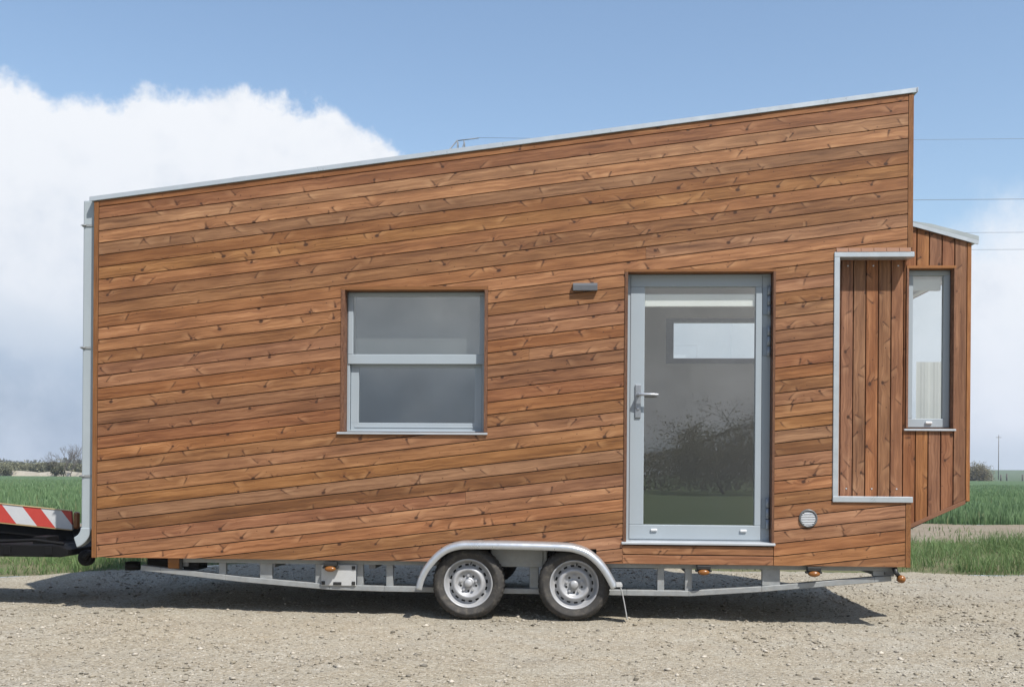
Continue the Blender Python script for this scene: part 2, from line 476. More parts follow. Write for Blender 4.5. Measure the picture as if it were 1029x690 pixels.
# end walls
wl = empty('wall', (0, 0, 0), house)
ol = [(0.0215, ZB), (WD - 0.0215, ZB), (WD - 0.0215, zr(XL)), (0.0215, zr(XL))]
panel('wall_core', ol, [], 0.09, endr(XL + 0.021), BACK, wl)
clad('cladding', ol, [], endl(XL + 0.02), wl, WOOD, vertical=True, seed=41, joints=0, bev=0)
panel('wall_lining', [(0.145, 0.50), (WD - 0.15, 0.50), (WD - 0.15, zr(XL) - 0.12), (0.145, zr(XL) - 0.12)], [], 0.014, endr(XL + 0.113), WHITE_IN, wl)
wr = empty('wall', (0, 0, 0), house)
orr = [(0.061, ZB), (WD - 0.0215, ZB), (WD - 0.0215, zr(XR) - 0.005), (0.061, zr(XR) - 0.005)]
BAYH = (0.0, 2.27, 0.85, 2.90)
panel('wall_core', orr, [BAYH], 0.09, endl(XR - 0.021), BACK, wr)
clad('cladding', orr, [BAYH], endr(XR - 0.02), wr, WOOD, vertical=True, seed=43, joints=0, bev=0)

# floor, ceiling, roof
MB().box(XL + 0.03, XR - 0.03, 0.13, WD - 0.03, 0.445, 0.50).build('floor', FLOOR, house)
rf = MB()
rf.prism([(XL - 0.02, zr(XL - 0.02) + 0.002), (XR + 0.015, zr(XR + 0.015) + 0.002), (XR + 0.015, zr(XR + 0.015) + 0.030), (XL - 0.02, zr(XL - 0.02) + 0.030)], -0.004, WD + 0.004)
roof = rf.build('roof', ROOFM, house)
cl_ = MB()
cl_.prism([(XL + 0.13, zr(XL + 0.13) - 0.10), (XR - 0.11, zr(XR - 0.11) - 0.10), (XR - 0.11, zr(XR - 0.11) - 0.004), (XL + 0.13, zr(XL + 0.13) - 0.004)], 0.145, WD - 0.15)
cl_.build('ceiling', WHITE_IN, house)
fl = MB()
def strip(x0, x1, za, zb, y0, y1):
    fl.prism([(x0, zr(x0) + za), (x1, zr(x1) + za), (x1, zr(x1) + zb), (x0, zr(x0) + zb)], y0, y1)
strip(XL - 0.035, XR + 0.020, 0.004, 0.038, -0.012, -0.0045)
strip(XL - 0.035, XR + 0.020, 0.0315, 0.0385, -0.0042, 0.12)
strip(XL - 0.035, XR + 0.020, 0.004, 0.038, WD + 0.006, WD + 0.024)
fl.box(XR + 0.0205, XR + 0.026, -0.02, WD + 0.02, zr(XR) + 0.006, zr(XR) + 0.041)
for x in (-2.2, -0.2, 1.8):                                     # lap joints
    strip(x, x + 0.10, 0.0035, 0.0392, -0.0135, -0.0121)
fl.build('edge_flashing', FLASH, roof)
# gutter on the low end and downpipe
gt = MB()
gz = zr(XL) + 0.005
gt.prism([(XL - 0.120, gz + 0.0), (XL - 0.120, gz - 0.045), (XL - 0.10, gz - 0.08), (XL - 0.055, gz - 0.08), (XL - 0.038, gz - 0.045), (XL - 0.038, gz + 0.0)], 0.137, WD)
gt.build('gutter', PIPE, house)
dp = empty('downpipe', (0, 0, 0), house)
pm = MB()
px0, px1 = -3.438, -3.343
pm.box(px0, px1, 0.055, 0.135, 0.640, gz + 0.02)
p1 = bevel(pm.build('pipe', PIPE, dp), 0.012, 3)
el = MB()
pth = []
for k in range(9):
    a = k / 8 * math.radians(62)
    pth.append((px0 - 0.085 + 0.125 * math.cos(a) , 0.655 - 0.125 * math.sin(a) * 1.0))
vs = []; fs = []
cx0, cz0 = px0 - 0.085, 0.660
n = 10
for k in range(n):
    a = -math.radians(72) * k / (n - 1)
    for rr in (0.082, 0.168):
        for yy in (0.051, 0.139):
            vs.append((cx0 + rr * math.cos(a), yy, cz0 + rr * math.sin(a)))
for k in range(n - 1):
    b = k * 4
    fs += [(b, b + 4, b + 5, b + 1), (b + 2, b + 3, b + 7, b + 6), (b, b + 2, b + 6, b + 4), (b + 1, b + 5, b + 7, b + 3)]
fs += [(0, 1, 3, 2), ((n - 1) * 4, (n - 1) * 4 + 2, (n - 1) * 4 + 3, (n - 1) * 4 + 1)]
el.add(vs, fs, 0)
bevel(el.build('elbow', PIPE, dp), 0.008, 2, 50)
for z in (3.063, 2.091, 1.071):
    b_ = MB()
    b_.box(px0 - 0.006, px1 + 0.006, 0.049, 0.141, z - 0.009, z + 0.009)
    b_.box(px1 + 0.006, XL - 0.001, 0.085, 0.105, z - 0.007, z + 0.007)
    b_.cyl((px0 - 0.014, 0.045, z), (px0 + 0.03, 0.045, z), 0.004, 8)
    b_.box(px1 + 0.006, px1 + 0.016, 0.03, 0.07, z - 0.014, z + 0.014)
    b_.build('bracket', ZINC, dp)

# ---- sash window
def ring(mb, x0, x1, z0, z1, y0, y1, l, r, b, t):
    """rectangular frame with given member widths"""
    mb.box(x0, x1, y0, y1, z0, z0 + b); mb.box(x0, x1, y0, y1, z1 - t, z1)
    mb.box(x0, x0 + l, y0, y1, z0 + b, z1 - t); mb.box(x1 - r, x1, y0, y1, z0 + b, z1 - t)

w1 = empty('window', (0, 0, 0), house)
cs = MB()
ring(cs, WIN[0] + .001, WIN[1] - .001, WIN[2] + .02, WIN[3] - .001, -0.006, 0.15, 0.030, 0.026, 0.001, 0.026)
bevel(trim_uv(cs.build('casing', WOOD_TRIM, w1), 0), 0.002)
fr = MB()
ring(fr, WIN[0] + 0.032, WIN[1] - 0.028, 1.437, WIN[3] - 0.028, 0.088, 0.165, 0.022, 0.022, 0.012, 0.022)
bevel(fr.build('frame', FRAME, w1), 0.002)
s1 = MB()
ring(s1, -1.306, -0.226, 1.968, 2.530, 0.080, 0.114, 0.040, 0.042, 0.076, 0.030)
bevel(s1.build('sash', FRAME, w1), 0.003)
s2 = MB()
ring(s2, -1.288, -0.248, 1.446, 1.975, 0.1165, 0.150, 0.062, 0.056, 0.062, 0.03)
s2.box(-1.256, -0.275, 0.112, 0.1163, 1.470, 1.480)
bevel(s2.build('sash', FRAME, w1), 0.003)
MB().box(-1.268, -0.266, 0.092, 0.100, 2.042, 2.502).build('pane', GLASS_W, w1)
MB().box(-1.228, -0.302, 0.128, 0.136, 1.506, 1.947).build('pane', GLASS_W, w1)
sl = MB()
sl.prism([(-0.018, 1.412), (-0.018, 1.428), (0.087, 1.438), (0.087, 1.424), (-0.012, 1.415)], -1.368, -0.192, axis='x')
bevel(sl.build('sill', SILL, w1), 0.002)
MB().box(-1.27, -0.28, 0.19, 0.20, 2.05, 2.52).build('blind', plain('insect_screen', (0.20, 0.20, 0.20), 0.8, var=0.04), w1)

# ---- glazed door
d1 = empty('door', (0, 0, 0), house)
cs = MB()
ring(cs, DOOR[0] + .001, DOOR[1] - .001, 0.592, DOOR[3] - .001, -0.006, 0.15, 0.024, 0.018, 0.001, 0.020)
bevel(trim_uv(cs.build('casing', WOOD_TRIM, d1), 2), 0.002)
fr = MB()
ring(fr, DOOR[0] + 0.026, DOOR[1] - 0.020, 0.606, DOOR[3] - 0.022, 0.084, 0.165, 0.028, 0.066, 0.012, 0.022)
bevel(fr.build('frame', FRAME, d1), 0.002)
lf = MB()
ring(lf, 0.908, 1.917, 0.616, 2.664, 0.078, 0.140, 0.110, 0.047, 0.112, 0.094)
bevel(lf.build('leaf', FRAME, d1), 0.004, 2)
MB().box(1.016, 1.871, 0.095, 0.105, 0.726, 2.572).build('pane', GLASS, d1)
bd = MB(); bd.box(1.018, 1.868, 0.1065, 0.140, 2.420, 2.518)
bevel(bd.build('blind', WHITE_IN, d1), 0.004)
for z0, z1 in ((2.345, 2.575), (2.03, 2.265), (0.70, 0.945)):
    h = MB()
    zc = [z0, z0 + (z1 - z0) * .33, z0 + (z1 - z0) * .67, z1]
    for i in range(3): h.cyl((1.968, 0.070, zc[i] + .003), (1.968, 0.070, zc[i + 1] - .003), 0.014, 12)
    h.box(1.922, 1.958, 0.076, 0.0835, z0 + .01, z1 - .01)
    h.build('hinge', FRAME_D, d1)
hd = MB()
hd.box(0.948, 0.992, 0.066, 0.0775, 1.555, 1.812)
hd.cyl((0.970, 0.068, 1.732), (0.970, 0.015, 1.732), 0.012, 12)
hd.tube([(0.968, 0.020, 1.732), (1.0, 0.015, 1.732), (1.06, 0.015, 1.731), (1.122, 0.018, 1.729)], [0.013, 0.012, 0.0115, 0.010], 12)
hd.cyl((0.970, 0.068, 1.625), (0.970, 0.058, 1.625), 0.011, 12)
bevel(hd.build('handle', plain('handle_metal', (0.34, 0.36, 0.39), 0.3, 0.6), d1), 0.003, 2)
def drain_cap(x, z, y, parent):
    c = MB(); c.box(x - 0.026, x + 0.026, y - 0.014, y, z - 0.008, z + 0.012)
    bevel(c.build('drain_cap', VENTW, parent), 0.006, 2)
drain_cap(1.10, 0.686, 0.0775, d1); drain_cap(1.785, 0.686, 0.0775, d1)
sl = MB()
sl.prism([(-0.018, 0.580), (-0.018, 0.598), (0.082, 0.608), (0.082, 0.592), (-0.012, 0.583)], 0.846, 2.012, axis='x')
bevel(sl.build('sill', SILL, d1), 0.002)

# ---- bay with vertical boards, set back in the alcove
bay = empty('bay', (0, 0, 0), house)
BX0, BX1, BY = 2.40, 3.508, 0.122
BWIN = (3.020, 3.392, 1.475, 2.735)
def zbay(x): return 3.040 - 0.285 * (x - 3.067)
def zbot(x): return 0.720 + 0.462 * (x - 3.055)
ob = [(2.40, 0.60), (3.055, 0.70), (BX1, zbot(BX1)), (BX1, zbay(BX1)), (2.40, zbay(2.40))]
obc = [(2.40, 0.72), (3.04, 0.735), (BX1 - 0.032, zbot(BX1 - 0.032) + 0.028), (BX1 - 0.032, zbay(BX1 - 0.032)), (2.40, zbay(2.40))]
clad('cladding', obc, [BWIN], front(BY + 0.02), bay, WOOD_BAY, vertical=True, pitch=0.0953, off=2.526, seed=61, joints=0)
panel('wall_core', ob, [BWIN], 0.06, rear(BY + 0.0215), BACK, bay)
panel('wall_lining', ob, [BWIN], 0.014, rear(BY + 0.083), WHITE_IN, bay)
t_ = MB()
t_.box(BX1 - 0.030, BX1, BY - 0.004, BY + 0.02, zbot(BX1) + 0.0, zbay(BX1) - 0.006)
t_.prism([(3.030, zbot(3.030) - 0.006), (BX1 - 0.031, zbot(BX1 - 0.031) - 0.006), (BX1 - 0.031, zbot(BX1 - 0.031) + 0.026), (3.030, zbot(3.030) + 0.026)], BY - 0.004, BY + 0.02)
bevel(trim_uv(t_.build('edge_trim', WOOD_BAY, bay), 2), 0.002)
# end of the bay, with an unseen sun opening added, its back and underside
oe = [(BY + 0.0215, zbot(BX1)), (2.25, zbot(BX1)), (2.25, zbay(BX1)), (BY + 0.0215, zbay(BX1))]
SUN_HOLE = (0.20, 1.95, 1.30, 2.70)
panel('wall_core', oe, [SUN_HOLE], 0.05, endl(BX1 - 0.021), WHITE_IN, bay)
clad('cladding', oe, [SUN_HOLE], endr(BX1 - 0.02), bay, WOOD_BAY, vertical=True, seed=63, joints=0, bev=0)
clad('cladding', [(3.06, zbot(3.06)), (BX1, zbot(BX1)), (BX1, zbay(BX1)), (3.06, zbay(3.06))], [], rear(2.25), bay, WOOD_BAY, vertical=True, seed=64, joints=0, bev=0)
u_ = MB()
u_.prism([(3.03, zbot(3.03) - 0.002), (BX1 - 0.005, zbot(BX1 - .005) - 0.002), (BX1 - 0.005, zbot(BX1 - .005) + 0.02), (3.03, zbot(3.03) + 0.02)], BY + 0.024, 2.25)
u_.build('underside', TRIM, bay)
br = MB()
br.prism([(3.045, zbay(3.045) + 0.012), (3.555, zbay(3.555) + 0.012), (3.555, zbay(3.555) + 0.034), (3.045, zbay(3.045) + 0.034)], BY - 0.007, 2.29)
broof = br.build('bay_roof', ROOFM, house)
bf = MB()
bf.prism([(3.030, zbay(3.03) - 0.008), (3.552, zbay(3.552) - 0.008), (3.556, zbay(3.556) + 0.022), (3.030, zbay(3.03) + 0.022)], BY - 0.020, BY - 0.008)
bf.build('edge_flashing', FLASH, broof)
bf = MB()
bf.prism([(3.045, zbay(3.045) + 0.023), (3.556, zbay(3.556) + 0.023), (3.556, zbay(3.556) + 0.056), (3.20, zbay(3.20) + 0.050), (3.05, zbay(3.05) + 0.03)], BY - 0.019, BY - 0.0075)
bf.build('verge_strip', ROOFM, broof)
w2 = empty('window', (0, 0, 0), house)
cs = MB()
ring(cs, BWIN[0] + .001, BWIN[1] - .001, BWIN[2] + .012, BWIN[3] - .001, BY - 0.012, BY + 0.10, 0.016, 0.014, 0.001, 0.020)
bevel(trim_uv(cs.build('casing', WOOD_BAY, w2), 2), 0.002)
fr = MB()
ring(fr, BWIN[0] + 0.018, BWIN[1] - 0.016, 1.492, BWIN[3] - 0.022, BY + 0.062, BY + 0.12, 0.020, 0.020, 0.012, 0.014)
bevel(fr.build('frame', FRAME, w2), 0.002)
s1 = MB()
ring(s1, BWIN[0] + 0.024, BWIN[1] - 0.022, 1.498, BWIN[3] - 0.028, BY + 0.056, BY + 0.10, 0.048, 0.046, 0.066, 0.036)
bevel(s1.build('sash', FRAME, w2), 0.003)
MB().box(BWIN[0] + 0.071, BWIN[1] - 0.067, BY + 0.075, BY + 0.083, 1.563, 2.672).build('pane', GLASS_W, w2)
bd = MB(); bd.box(3.098, 3.322, BY + 0.11, BY + 0.14, 2.565, 2.655)
bevel(bd.build('blind', WHITE_IN, w2), 0.004)
cu = MB()
cv = [(3.265 + 0.005 * i, 0.60 + 0.0025 * math.sin(i * 0.31 + 0.4 * math.sin(i * .9))) for i in range(48)]
for (x0, a), (x1, b) in zip(cv[:-1], cv[1:]):
    cu.add([(x0, a, 1.50), (x1, b, 1.50), (x1, b, 2.05), (x0, a, 2.05)], [(0, 1, 2, 3)], 0, True)
cu.build('curtain', plain('cream_curtain', (0.52, 0.52, 0.49), 0.8, var=0.04), w2, fix=False)
drain_cap(3.215, 1.530, BY + 0.0555, w2)
sl = MB()
sl.prism([(BY - 0.018, 1.466), (BY - 0.018, 1.480), (BY + 0.055, 1.490), (BY + 0.055, 1.478), (BY - 0.012, 1.469)], 3.008, 3.398, axis='x')
bevel(sl.build('sill', SILL, w2), 0.002)

# ---- metal edging and lintel boards round the alcove
ed = MB()
ed.box(2.440, XR + 0.012, -0.010, 0.099, 2.776, 2.814)
ed.box(2.440, 2.482, -0.010, 0.099, 0.962, 2.776)
ed.box(2.440, XR + 0.012, -0.014, 0.099, 0.918, 0.962)
bevel(ed.build('alcove_edging', FLASH, house), 0.003)
lt = MB()
xs = [2.455, 2.545, 2.64, 2.735, 2.83, 2.925, XR - 0.012]
for a, b in zip(xs[:-1], xs[1:]):
    lt.prism([(-0.010, 2.8150), (-0.003, 2.846), (-0.0005, 2.846), (-0.0005, 2.8150)], a + .001, b - .002, axis='x')
lt.build('lintel_board', TRIM, house)
# alcove soffit and sole boards
so = MB(); so.box(2.484, XR - 0.001, 0.0995, BY - 0.002, 2.776, 2.815); so.build('alcove_soffit', TRIM, house)
so = MB(); so.box(2.484, XR - 0.001, 0.0995, BY - 0.002, 0.921, 0.960); so.build('alcove_ledge', TRIM, house)
# screws at the alcove boards' ends
for zz in (2.735, 1.02):
    for x in (2.577, 2.77, 2.958): MB().tube([(x, BY + 0.001, zz), (x, BY - 0.004, zz)], 0.006, 8).build('screw', SILL, bay)

# ---- wall lamp and vent
la = MB()
la.prism([(0.001, 2.522), (-0.036, 2.522), (-0.036, 2.562), (-0.032, 2.580), (0.001, 2.580)], 0.459, 0.647, axis='x')
wall_lamp = bevel(la.build('wall_lamp', LAMPG, house), 0.002)
vent = empty('vent', (0, 0, 0), house)
vm = MB()
vm.lathe([(0.070, 0.004), (0.070, -0.008), (0.066, -0.013), (0.058, -0.013), (0.056, -0.008), (0.056, 0.004)], (2.259, 0, 0.792), 40)
vm.build('vent_ring', plain('vent_grey', (0.13, 0.135, 0.14), 0.4, 0.2), vent)
vg = MB()
vg.lathe([(0.0005, -0.001), (0.056, -0.001), (0.056, 0.002)], (2.259, 0, 0.792), 40)
for i in range(8):
    z = -0.044 + i * 0.0125; hw = math.sqrt(max(0, 0.054 ** 2 - z * z))
    vg.add([(2.259 - hw, -0.0015, 0.792 + z), (2.259 + hw, -0.0015, 0.792 + z), (2.259 + hw, -0.0105, 0.792 + z - 0.006), (2.259 - hw, -0.0105, 0.792 + z - 0.006),
            (2.259 - hw, -0.0015, 0.792 + z + 0.002), (2.259 + hw, -0.0015, 0.792 + z + 0.002), (2.259 + hw, -0.0105, 0.792 + z - 0.004), (2.259 - hw, -0.0105, 0.792 + z - 0.004)],
           [(0, 1, 2, 3), (7, 6, 5, 4), (2, 3, 7, 6), (0, 3, 7, 4), (1, 2, 6, 5)])
vg.build('grille', VENTW, vent)

# ---- chassis
ch = empty('chassis', (0, 0, 0), house)
chord = [(-2.95, 0.347), (-2.789, 0.330), (-2.268, 0.278), (-2.149, 0.266), (-1.435, 0.213), (-1.0, 0.205), (0.893, 0.200), (1.37, 0.201), (1.925, 0.242), (2.778, 0.326), (2.905, 0.338)]
def side_rail(y0, y1):
    r = MB()
    r.box(-2.70, 2.93, y0, y1, 0.392, 0.4285)
    up = [(x, z + 0.021) for x, z in chord]; dn = [(x, z - 0.021) for x, z in chord]
    for i in range(len(chord) - 1):
        r.prism([dn[i], dn[i + 1], up[i + 1], up[i]], y0 - 0.012, y1 + 0.012)
    def bot(x):
        for (a, za), (b, zb) in zip(chord[:-1], chord[1:]):
            if a <= x <= b: return za + (zb - za) * (x - a) / (b - a)
        return 0.3
    for a, b in ((-2.325, -2.268), (-1.995, -1.896), (-1.551, -1.499), (-1.220, -1.169), (-0.988, -0.933), (0.139, 0.209), (1.129, 1.182), (1.342, 1.395), (1.931, 2.067), (2.770, 2.93)):
        r.box(a, b, y0 + 0.003, y1 - 0.003, bot((a + b) / 2) + 0.018, 0.393)
    return bevel(r.build('side_rail', ZINC, ch), 0.003)
side_rail(0.070, 0.115); side_rail(WD - 0.115, WD - 0.070)
cm = MB()
for x in (-2.6, -1.9, -1.1, -0.55, 0.75, 1.37, 2.0, 2.8): cm.box(x - 0.025, x + 0.025, 0.081, WD - 0.081, 0.36, 0.425)
cm.box(XL + 0.05, XR - 0.05, 0.085, WD - 0.085, 0.4255, 0.4445)
for x in (-0.324, 0.485): cm.box(x - 0.045, x + 0.045, 0.10, WD - 0.10, 0.24, 0.33)
cm.build('cross_members', plain('dark_zinc', (0.16, 0.165, 0.17), 0.5, 0.3), ch)
pl = MB(); pl.box(-0.16, 0.243, 0.034, 0.056, 0.392, 0.546); pl.box(0.245, 0.275, 0.030, 0.056, 0.30, 0.546); pl.box(-0.62, -0.165, 0.04, 0.056, 0.43, 0.546, 1); pl.box(0.28, 0.72, 0.04, 0.056, 0.43, 0.546, 1)
bevel(pl.build('axle_plate', [ZINC, BLACK], ch), 0.003)
pl = MB(); pl.box(-1.497, -1.222, 0.046, 0.056, 0.226, 0.391)
for x, z in ((-1.48, 0.25), (-1.24, 0.25), (-1.24, 0.37)): pl.box(x - 0.014, x + 0.014, 0.038, 0.0458, z - 0.016, z + 0.012, 1)
pl.box(-1.40, -1.335, 0.038, 0.0458, 0.232, 0.256, 1)
bevel(pl.build('number_plate_board', [WPLATE, DARK], ch), 0.003)
sp_ = MB()
sp_.cyl((-2.85, 0.45, 0.36), (-2.85, 1.95, 0.36), 0.05, 12); sp_.box(-3.0, -2.7, 0.3, 0.5, 0.33, 0.42); sp_.cyl((-3.1, 0.25, 0.375), (-3.1, 0.25, 0.31), 0.06, 12)
sp_.box(-2.62, -2.50, 0.10, 0.30, 0.33, 0.42)
sp_.build('spare_wheel_carrier', BLACK, ch)
# drawbar with coupling and jockey wheel
db = MB()
db.prism([(-3.30, 0.42), (-4.02, 0.455), (-4.02, 0.52), (-3.30, 0.425 + 0.004)], 1.0, 1.08)
db.prism([(-3.25, 0.33), (-3.98, 0.42), (-3.98, 0.50), (-3.25, 0.425)], 1.10, 1.28)
db.tube([(-3.9, 1.19, 0.49), (-4.08, 1.19, 0.50)], [0.045, 0.06], 12)
db.build('drawbar', BLACK, house)
jw = empty('jockey_wheel', (0, 0, 0), house)
j = MB(); j.lathe([(0.03, -0.03), (0.055, -0.03), (0.066, -0.018), (0.066, 0.018), (0.055, 0.03), (0.03, 0.03), (0.03, -0.03)], (-3.50, 0.28, 0.40), 24)
j.build('tyre', BLACK, jw)
j = MB(); j.cyl((-3.50, 0.23, 0.40), (-3.50, 0.33, 0.40), 0.028, 12); j.tube([(-3.50, 0.325, 0.40), (-3.46, 0.335, 0.44), (-3.30, 0.335, 0.47)], 0.02, 8); j.tube([(-3.50, 0.235, 0.40), (-3.46, 0.225, 0.44), (-3.30, 0.225, 0.47)], 0.02, 8)
j.build('fork', BLACK, jw)

# ---- side markers
def marker(x, z, y=0.0):
    g = empty('side_marker', (0, 0, 0), house)
    b = MB(); b.box(x - 0.052, x + 0.052, y - 0.012, y + 0.034, z + 0.016, z + 0.048); b.box(x - 0.062, x + 0.062, y - 0.004, y + 0.034, z - 0.002, z + 0.016)
    bevel(b.build('bracket', DARK, g), 0.004)
    l = MB(); l.lathe([(0.0005, -0.030), (0.02, -0.029), (0.036, -0.022), (0.042, -0.008), (0.042, 0.01)], (0, 0, 0), 24)
    l.v = [(x + a * 1.05, y + b_, z - 0.004 + c * 0.52) for a, b_, c in l.v]
    l.build('lens', AMBER, g)
for x, z in ((-1.414, 0.366), (1.474, 0.376), (2.307, 0.374)): marker(x, z)
g = empty('side_marker', (0, 0, 0), house)
b = MB(); b.box(-2.73, -2.635, 0.05, 0.069, 0.345, 0.428); bevel(b.build('lens', AMBER, g), 0.006)
b = MB(); b.box(-2.634, -2.615, 0.05, 0.069, 0.34, 0.428); b.build('bracket', DARK, g)
g = empty('end_marker', (0, 0, 0), house)
b = MB(); b.tube([(2.915, 0.03, 0.425), (2.925, 0.02, 0.385), (2.945, 0.01, 0.36)], [0.02, 0.018, 0.016], 10); b.box(2.84, 2.905, 0.012, 0.034, 0.37, 0.388); b.build('rubber_arm', DARK, g)
l = MB(); l.lathe([(0.0005, -0.03), (0.018, -0.027), (0.03, -0.012), (0.03, 0.02), (0.0005, 0.03)], (2.957, -0.005, 0.340), 20); l.build('lens', AMBER, g)

# ---- wheels
WR = 0.2765
def make_wheel(x, yface, mirror=1):
    g = empty('wheel', (0, 0, 0), house)
    c = (x, yface, WR - 0.002)
    S = mirror
    prof = [(0.178, 0.02), (0.186, -0.004), (0.199, -0.018), (0.220, -0.024), (0.226, -0.0285), (0.236, -0.0285), (0.242, -0.024), (0.256, -0.018), (0.266, -0.008), (0.272, 0.006), (0.2765, 0.022),
            (0.2765, 0.045), (0.269, 0.047), (0.269, 0.054), (0.2765, 0.056), (0.2765, 0.083), (0.269, 0.085), (0.269, 0.092), (0.2765, 0.094), (0.2765, 0.121), (0.269, 0.123), (0.269, 0.130), (0.2765, 0.132),
            (0.2765, 0.155), (0.272, 0.170), (0.262, 0.182), (0.235, 0.190), (0.20, 0.180), (0.186, 0.16)]
    prof = [(r, y * S) for r, y in prof]
    t = MB()
    t.lathe(prof, c, 132, rmod=lambda k, j: (-0.006 if (k % 3 == 0 and 8 <= j <= 24) else 0.0))
    t.build('tyre', RUBBER, g)
    rp = [(0.180, 0.03), (0.186, 0.003), (0.189, -0.006), (0.184, -0.011), (0.178, -0.008), (0.173, 0.004), (0.168, 0.020), (0.163, 0.030), (0.158, 0.040),
          (0.153, 0.046), (0.148, 0.046), (0.134, 0.036), (0.128, 0.026), (0.121, 0.010), (0.112, 0.002), (0.101, 0.001), (0.092, 0.010), (0.083, 0.024), (0.072, 0.030), (0.046, 0.031), (0.038, 0.028), (0.0335, 0.020)]
    rp = [(r, y * S) for r, y in rp]
    r = MB()
    r.lathe(rp, c, 64, skip=lambda k, j: j == 10 and k % 4 in (0, 1))
    for i in range(5):
        a = 2 * PI * i / 5 + PI / 2
        bx, bz = c[0] + 0.060 * math.cos(a), c[2] + 0.060 * math.sin(a)
        r.cyl((bx, yface + 0.036 * S, bz), (bx, yface + 0.010 * S, bz), 0.0105, 6)
    for i in range(5):
        a = 2 * PI * (i + 0.5) / 5 + PI / 2
        bx, bz = c[0] + 0.062 * math.cos(a), c[2] + 0.062 * math.sin(a)
        r.cyl((bx, yface + 0.034 * S, bz), (bx, yface + 0.0285 * S, bz), 0.009, 10, 1)
    r.cyl((c[0] + 0.02, yface + 0.036 * S, c[2] + 0.158), (c[0] + 0.018, yface + 0.0 * S, c[2] + 0.146), 0.005, 8, 1)
    r.build('rim', [RIM, DARK], g)
    h = MB(); h.lathe([(0.0005, -0.004 * S), (0.024, -0.003 * S), (0.031, 0.004 * S), (0.033, 0.03 * S)], c, 28)
    h.build('hub_cap', RIM, g)
    d = MB(); d.lathe([(0.0005, 0.062 * S), (0.150, 0.062 * S), (0.155, 0.07 * S), (0.155, 0.15 * S), (0.0005, 0.15 * S)], c, 40)
    d.build('brake_drum', DARK, g)
    return g
for x in (-0.324, 0.485):
    make_wheel(x, -0.100); make_wheel(x, WD + 0.10, -1)

# ---- mudguards
gp = [(-0.722, 0.235), (-0.706, 0.305), (-0.672, 0.382), (-0.622, 0.452), (-0.560, 0.517), (-0.490, 0.563), (-0.405, 0.590), (-0.30, 0.598), (0.05, 0.597), (0.40, 0.590), (0.50, 0.577), (0.59, 0.545), (0.665, 0.490), (0.728, 0.420), (0.778, 0.340), (0.812, 0.275)]
def mudguard(y_in, s):
    g = empty('mudguard', (0, 0, 0), house)
    sec = [(0.0, 0.0), (0.13, 0.0), (0.163, 0.003), (0.178, 0.010), (0.186, 0.022), (0.187, 0.052), (0.180, 0.054)]
    vs = []; fs = []
    P = [Vector((a, b)) for a, b in gp]
    # resample smoothly
    Q = []
    for i in range(len(P) - 1):
        p0, p1, p2, p3 = P[max(i - 1, 0)], P[i], P[i + 1], P[min(i + 2, len(P) - 1)]
        for k in range(4):
            t = k / 4
            Q.append(0.5 * ((2 * p1) + (p2 - p0) * t + (2 * p0 - 5 * p1 + 4 * p2 - p3) * t * t + (3 * p1 - p0 - 3 * p2 + p3) * t ** 3))
    Q.append(P[-1])
    for i, q in enumerate(Q):
        t = (Q[min(i + 1, len(Q) - 1)] - Q[max(i - 1, 0)]).normalized(); nrm = Vector((t.y, -t.x))
        for (o, d) in sec: vs.append((q.x + nrm.x * d, y_in - s * o, q.y + nrm.y * d))
    m = len(sec)
    for i in range(len(Q) - 1):
        for k in range(m - 1): fs.append((i * m + k, i * m + k + 1, (i + 1) * m + k + 1, (i + 1) * m + k))
    b = MB(); b.add(vs, fs, 0, True)
    o = b.build('guard', MUD, g)
    sm = o.modifiers.new('solid', 'SOLIDIFY'); sm.thickness = 0.003; sm.offset = 0
    f = MB()
    n = 7
    for i in range(n - 1):
        z0 = 0.285 - 0.255 * i / (n - 1); z1 = 0.285 - 0.255 * (i + 1) / (n - 1)
        x0 = 0.826 + 0.055 * (i / (n - 1)) ** 0.8; x1 = 0.826 + 0.055 * ((i + 1) / (n - 1)) ** 0.8
        f.prism([(x0, z0), (x1, z1), (x1 + 0.006, z1), (x0 + 0.006, z0)], y_in - s * 0.185, y_in - s * 0.01)
    f.box(0.80, 0.845, min(y_in - s * 0.188, y_in - s * .02), max(y_in - s * 0.188, y_in - s * .02), 0.272, 0.292)
    f.build('mud_flap', WPLATE, g)
mudguard(0.0, 1); mudguard(WD, -1)

# ================================================================== TOWING VEHICLE (its tail)
def stripes():
    m, nt, bs = new_mat('red_white_stripes')
    tc = nt.n('ShaderNodeTexCoord').outputs['Object']
    s = nt.n('ShaderNodeSeparateXYZ'); nt.l.new(tc, s.inputs[0])
    # bands that lean like a backslash
    k = nt.math('ADD', nt.math('ADD', s.outputs[0], nt.math('MULTIPLY', s.outputs[2], 0.80)), 100.0 * 0.325 - 4.6 + 4.34 - 0.64)
    w = nt.math('FRACT', nt.math('DIVIDE', k, 0.325))
    e = nt.math('LESS_THAN', w, 0.47)
    n1 = nt.noise(tc, 14.0, 4)
    c = nt.mix(e, nt.mix(n1, (0.46, 0.48, 0.50), (0.56, 0.57, 0.58)), nt.mix(n1, (0.40, 0.040, 0.032), (0.50, 0.06, 0.045)))
    nt.put(bs, 'Base Color', c); bs.inputs['Roughness'].default_value = 0.4
    return m
STR = stripes()
tv = tag(empty('towing_vehicle', (-4.6, 1.2, 0)), 'black towing vehicle tail with a red and white striped marker board', 'tow vehicle')
M = Matrix.Translation((4.6, -1.2, 0))
def tow(mb, name, mat, bv=0.004):
    mb.v = [tuple(M @ Vector(p)) for p in mb.v]
    o = mb.build(name, mat, tv)
    if bv: bevel(o, bv, 2)
    return o
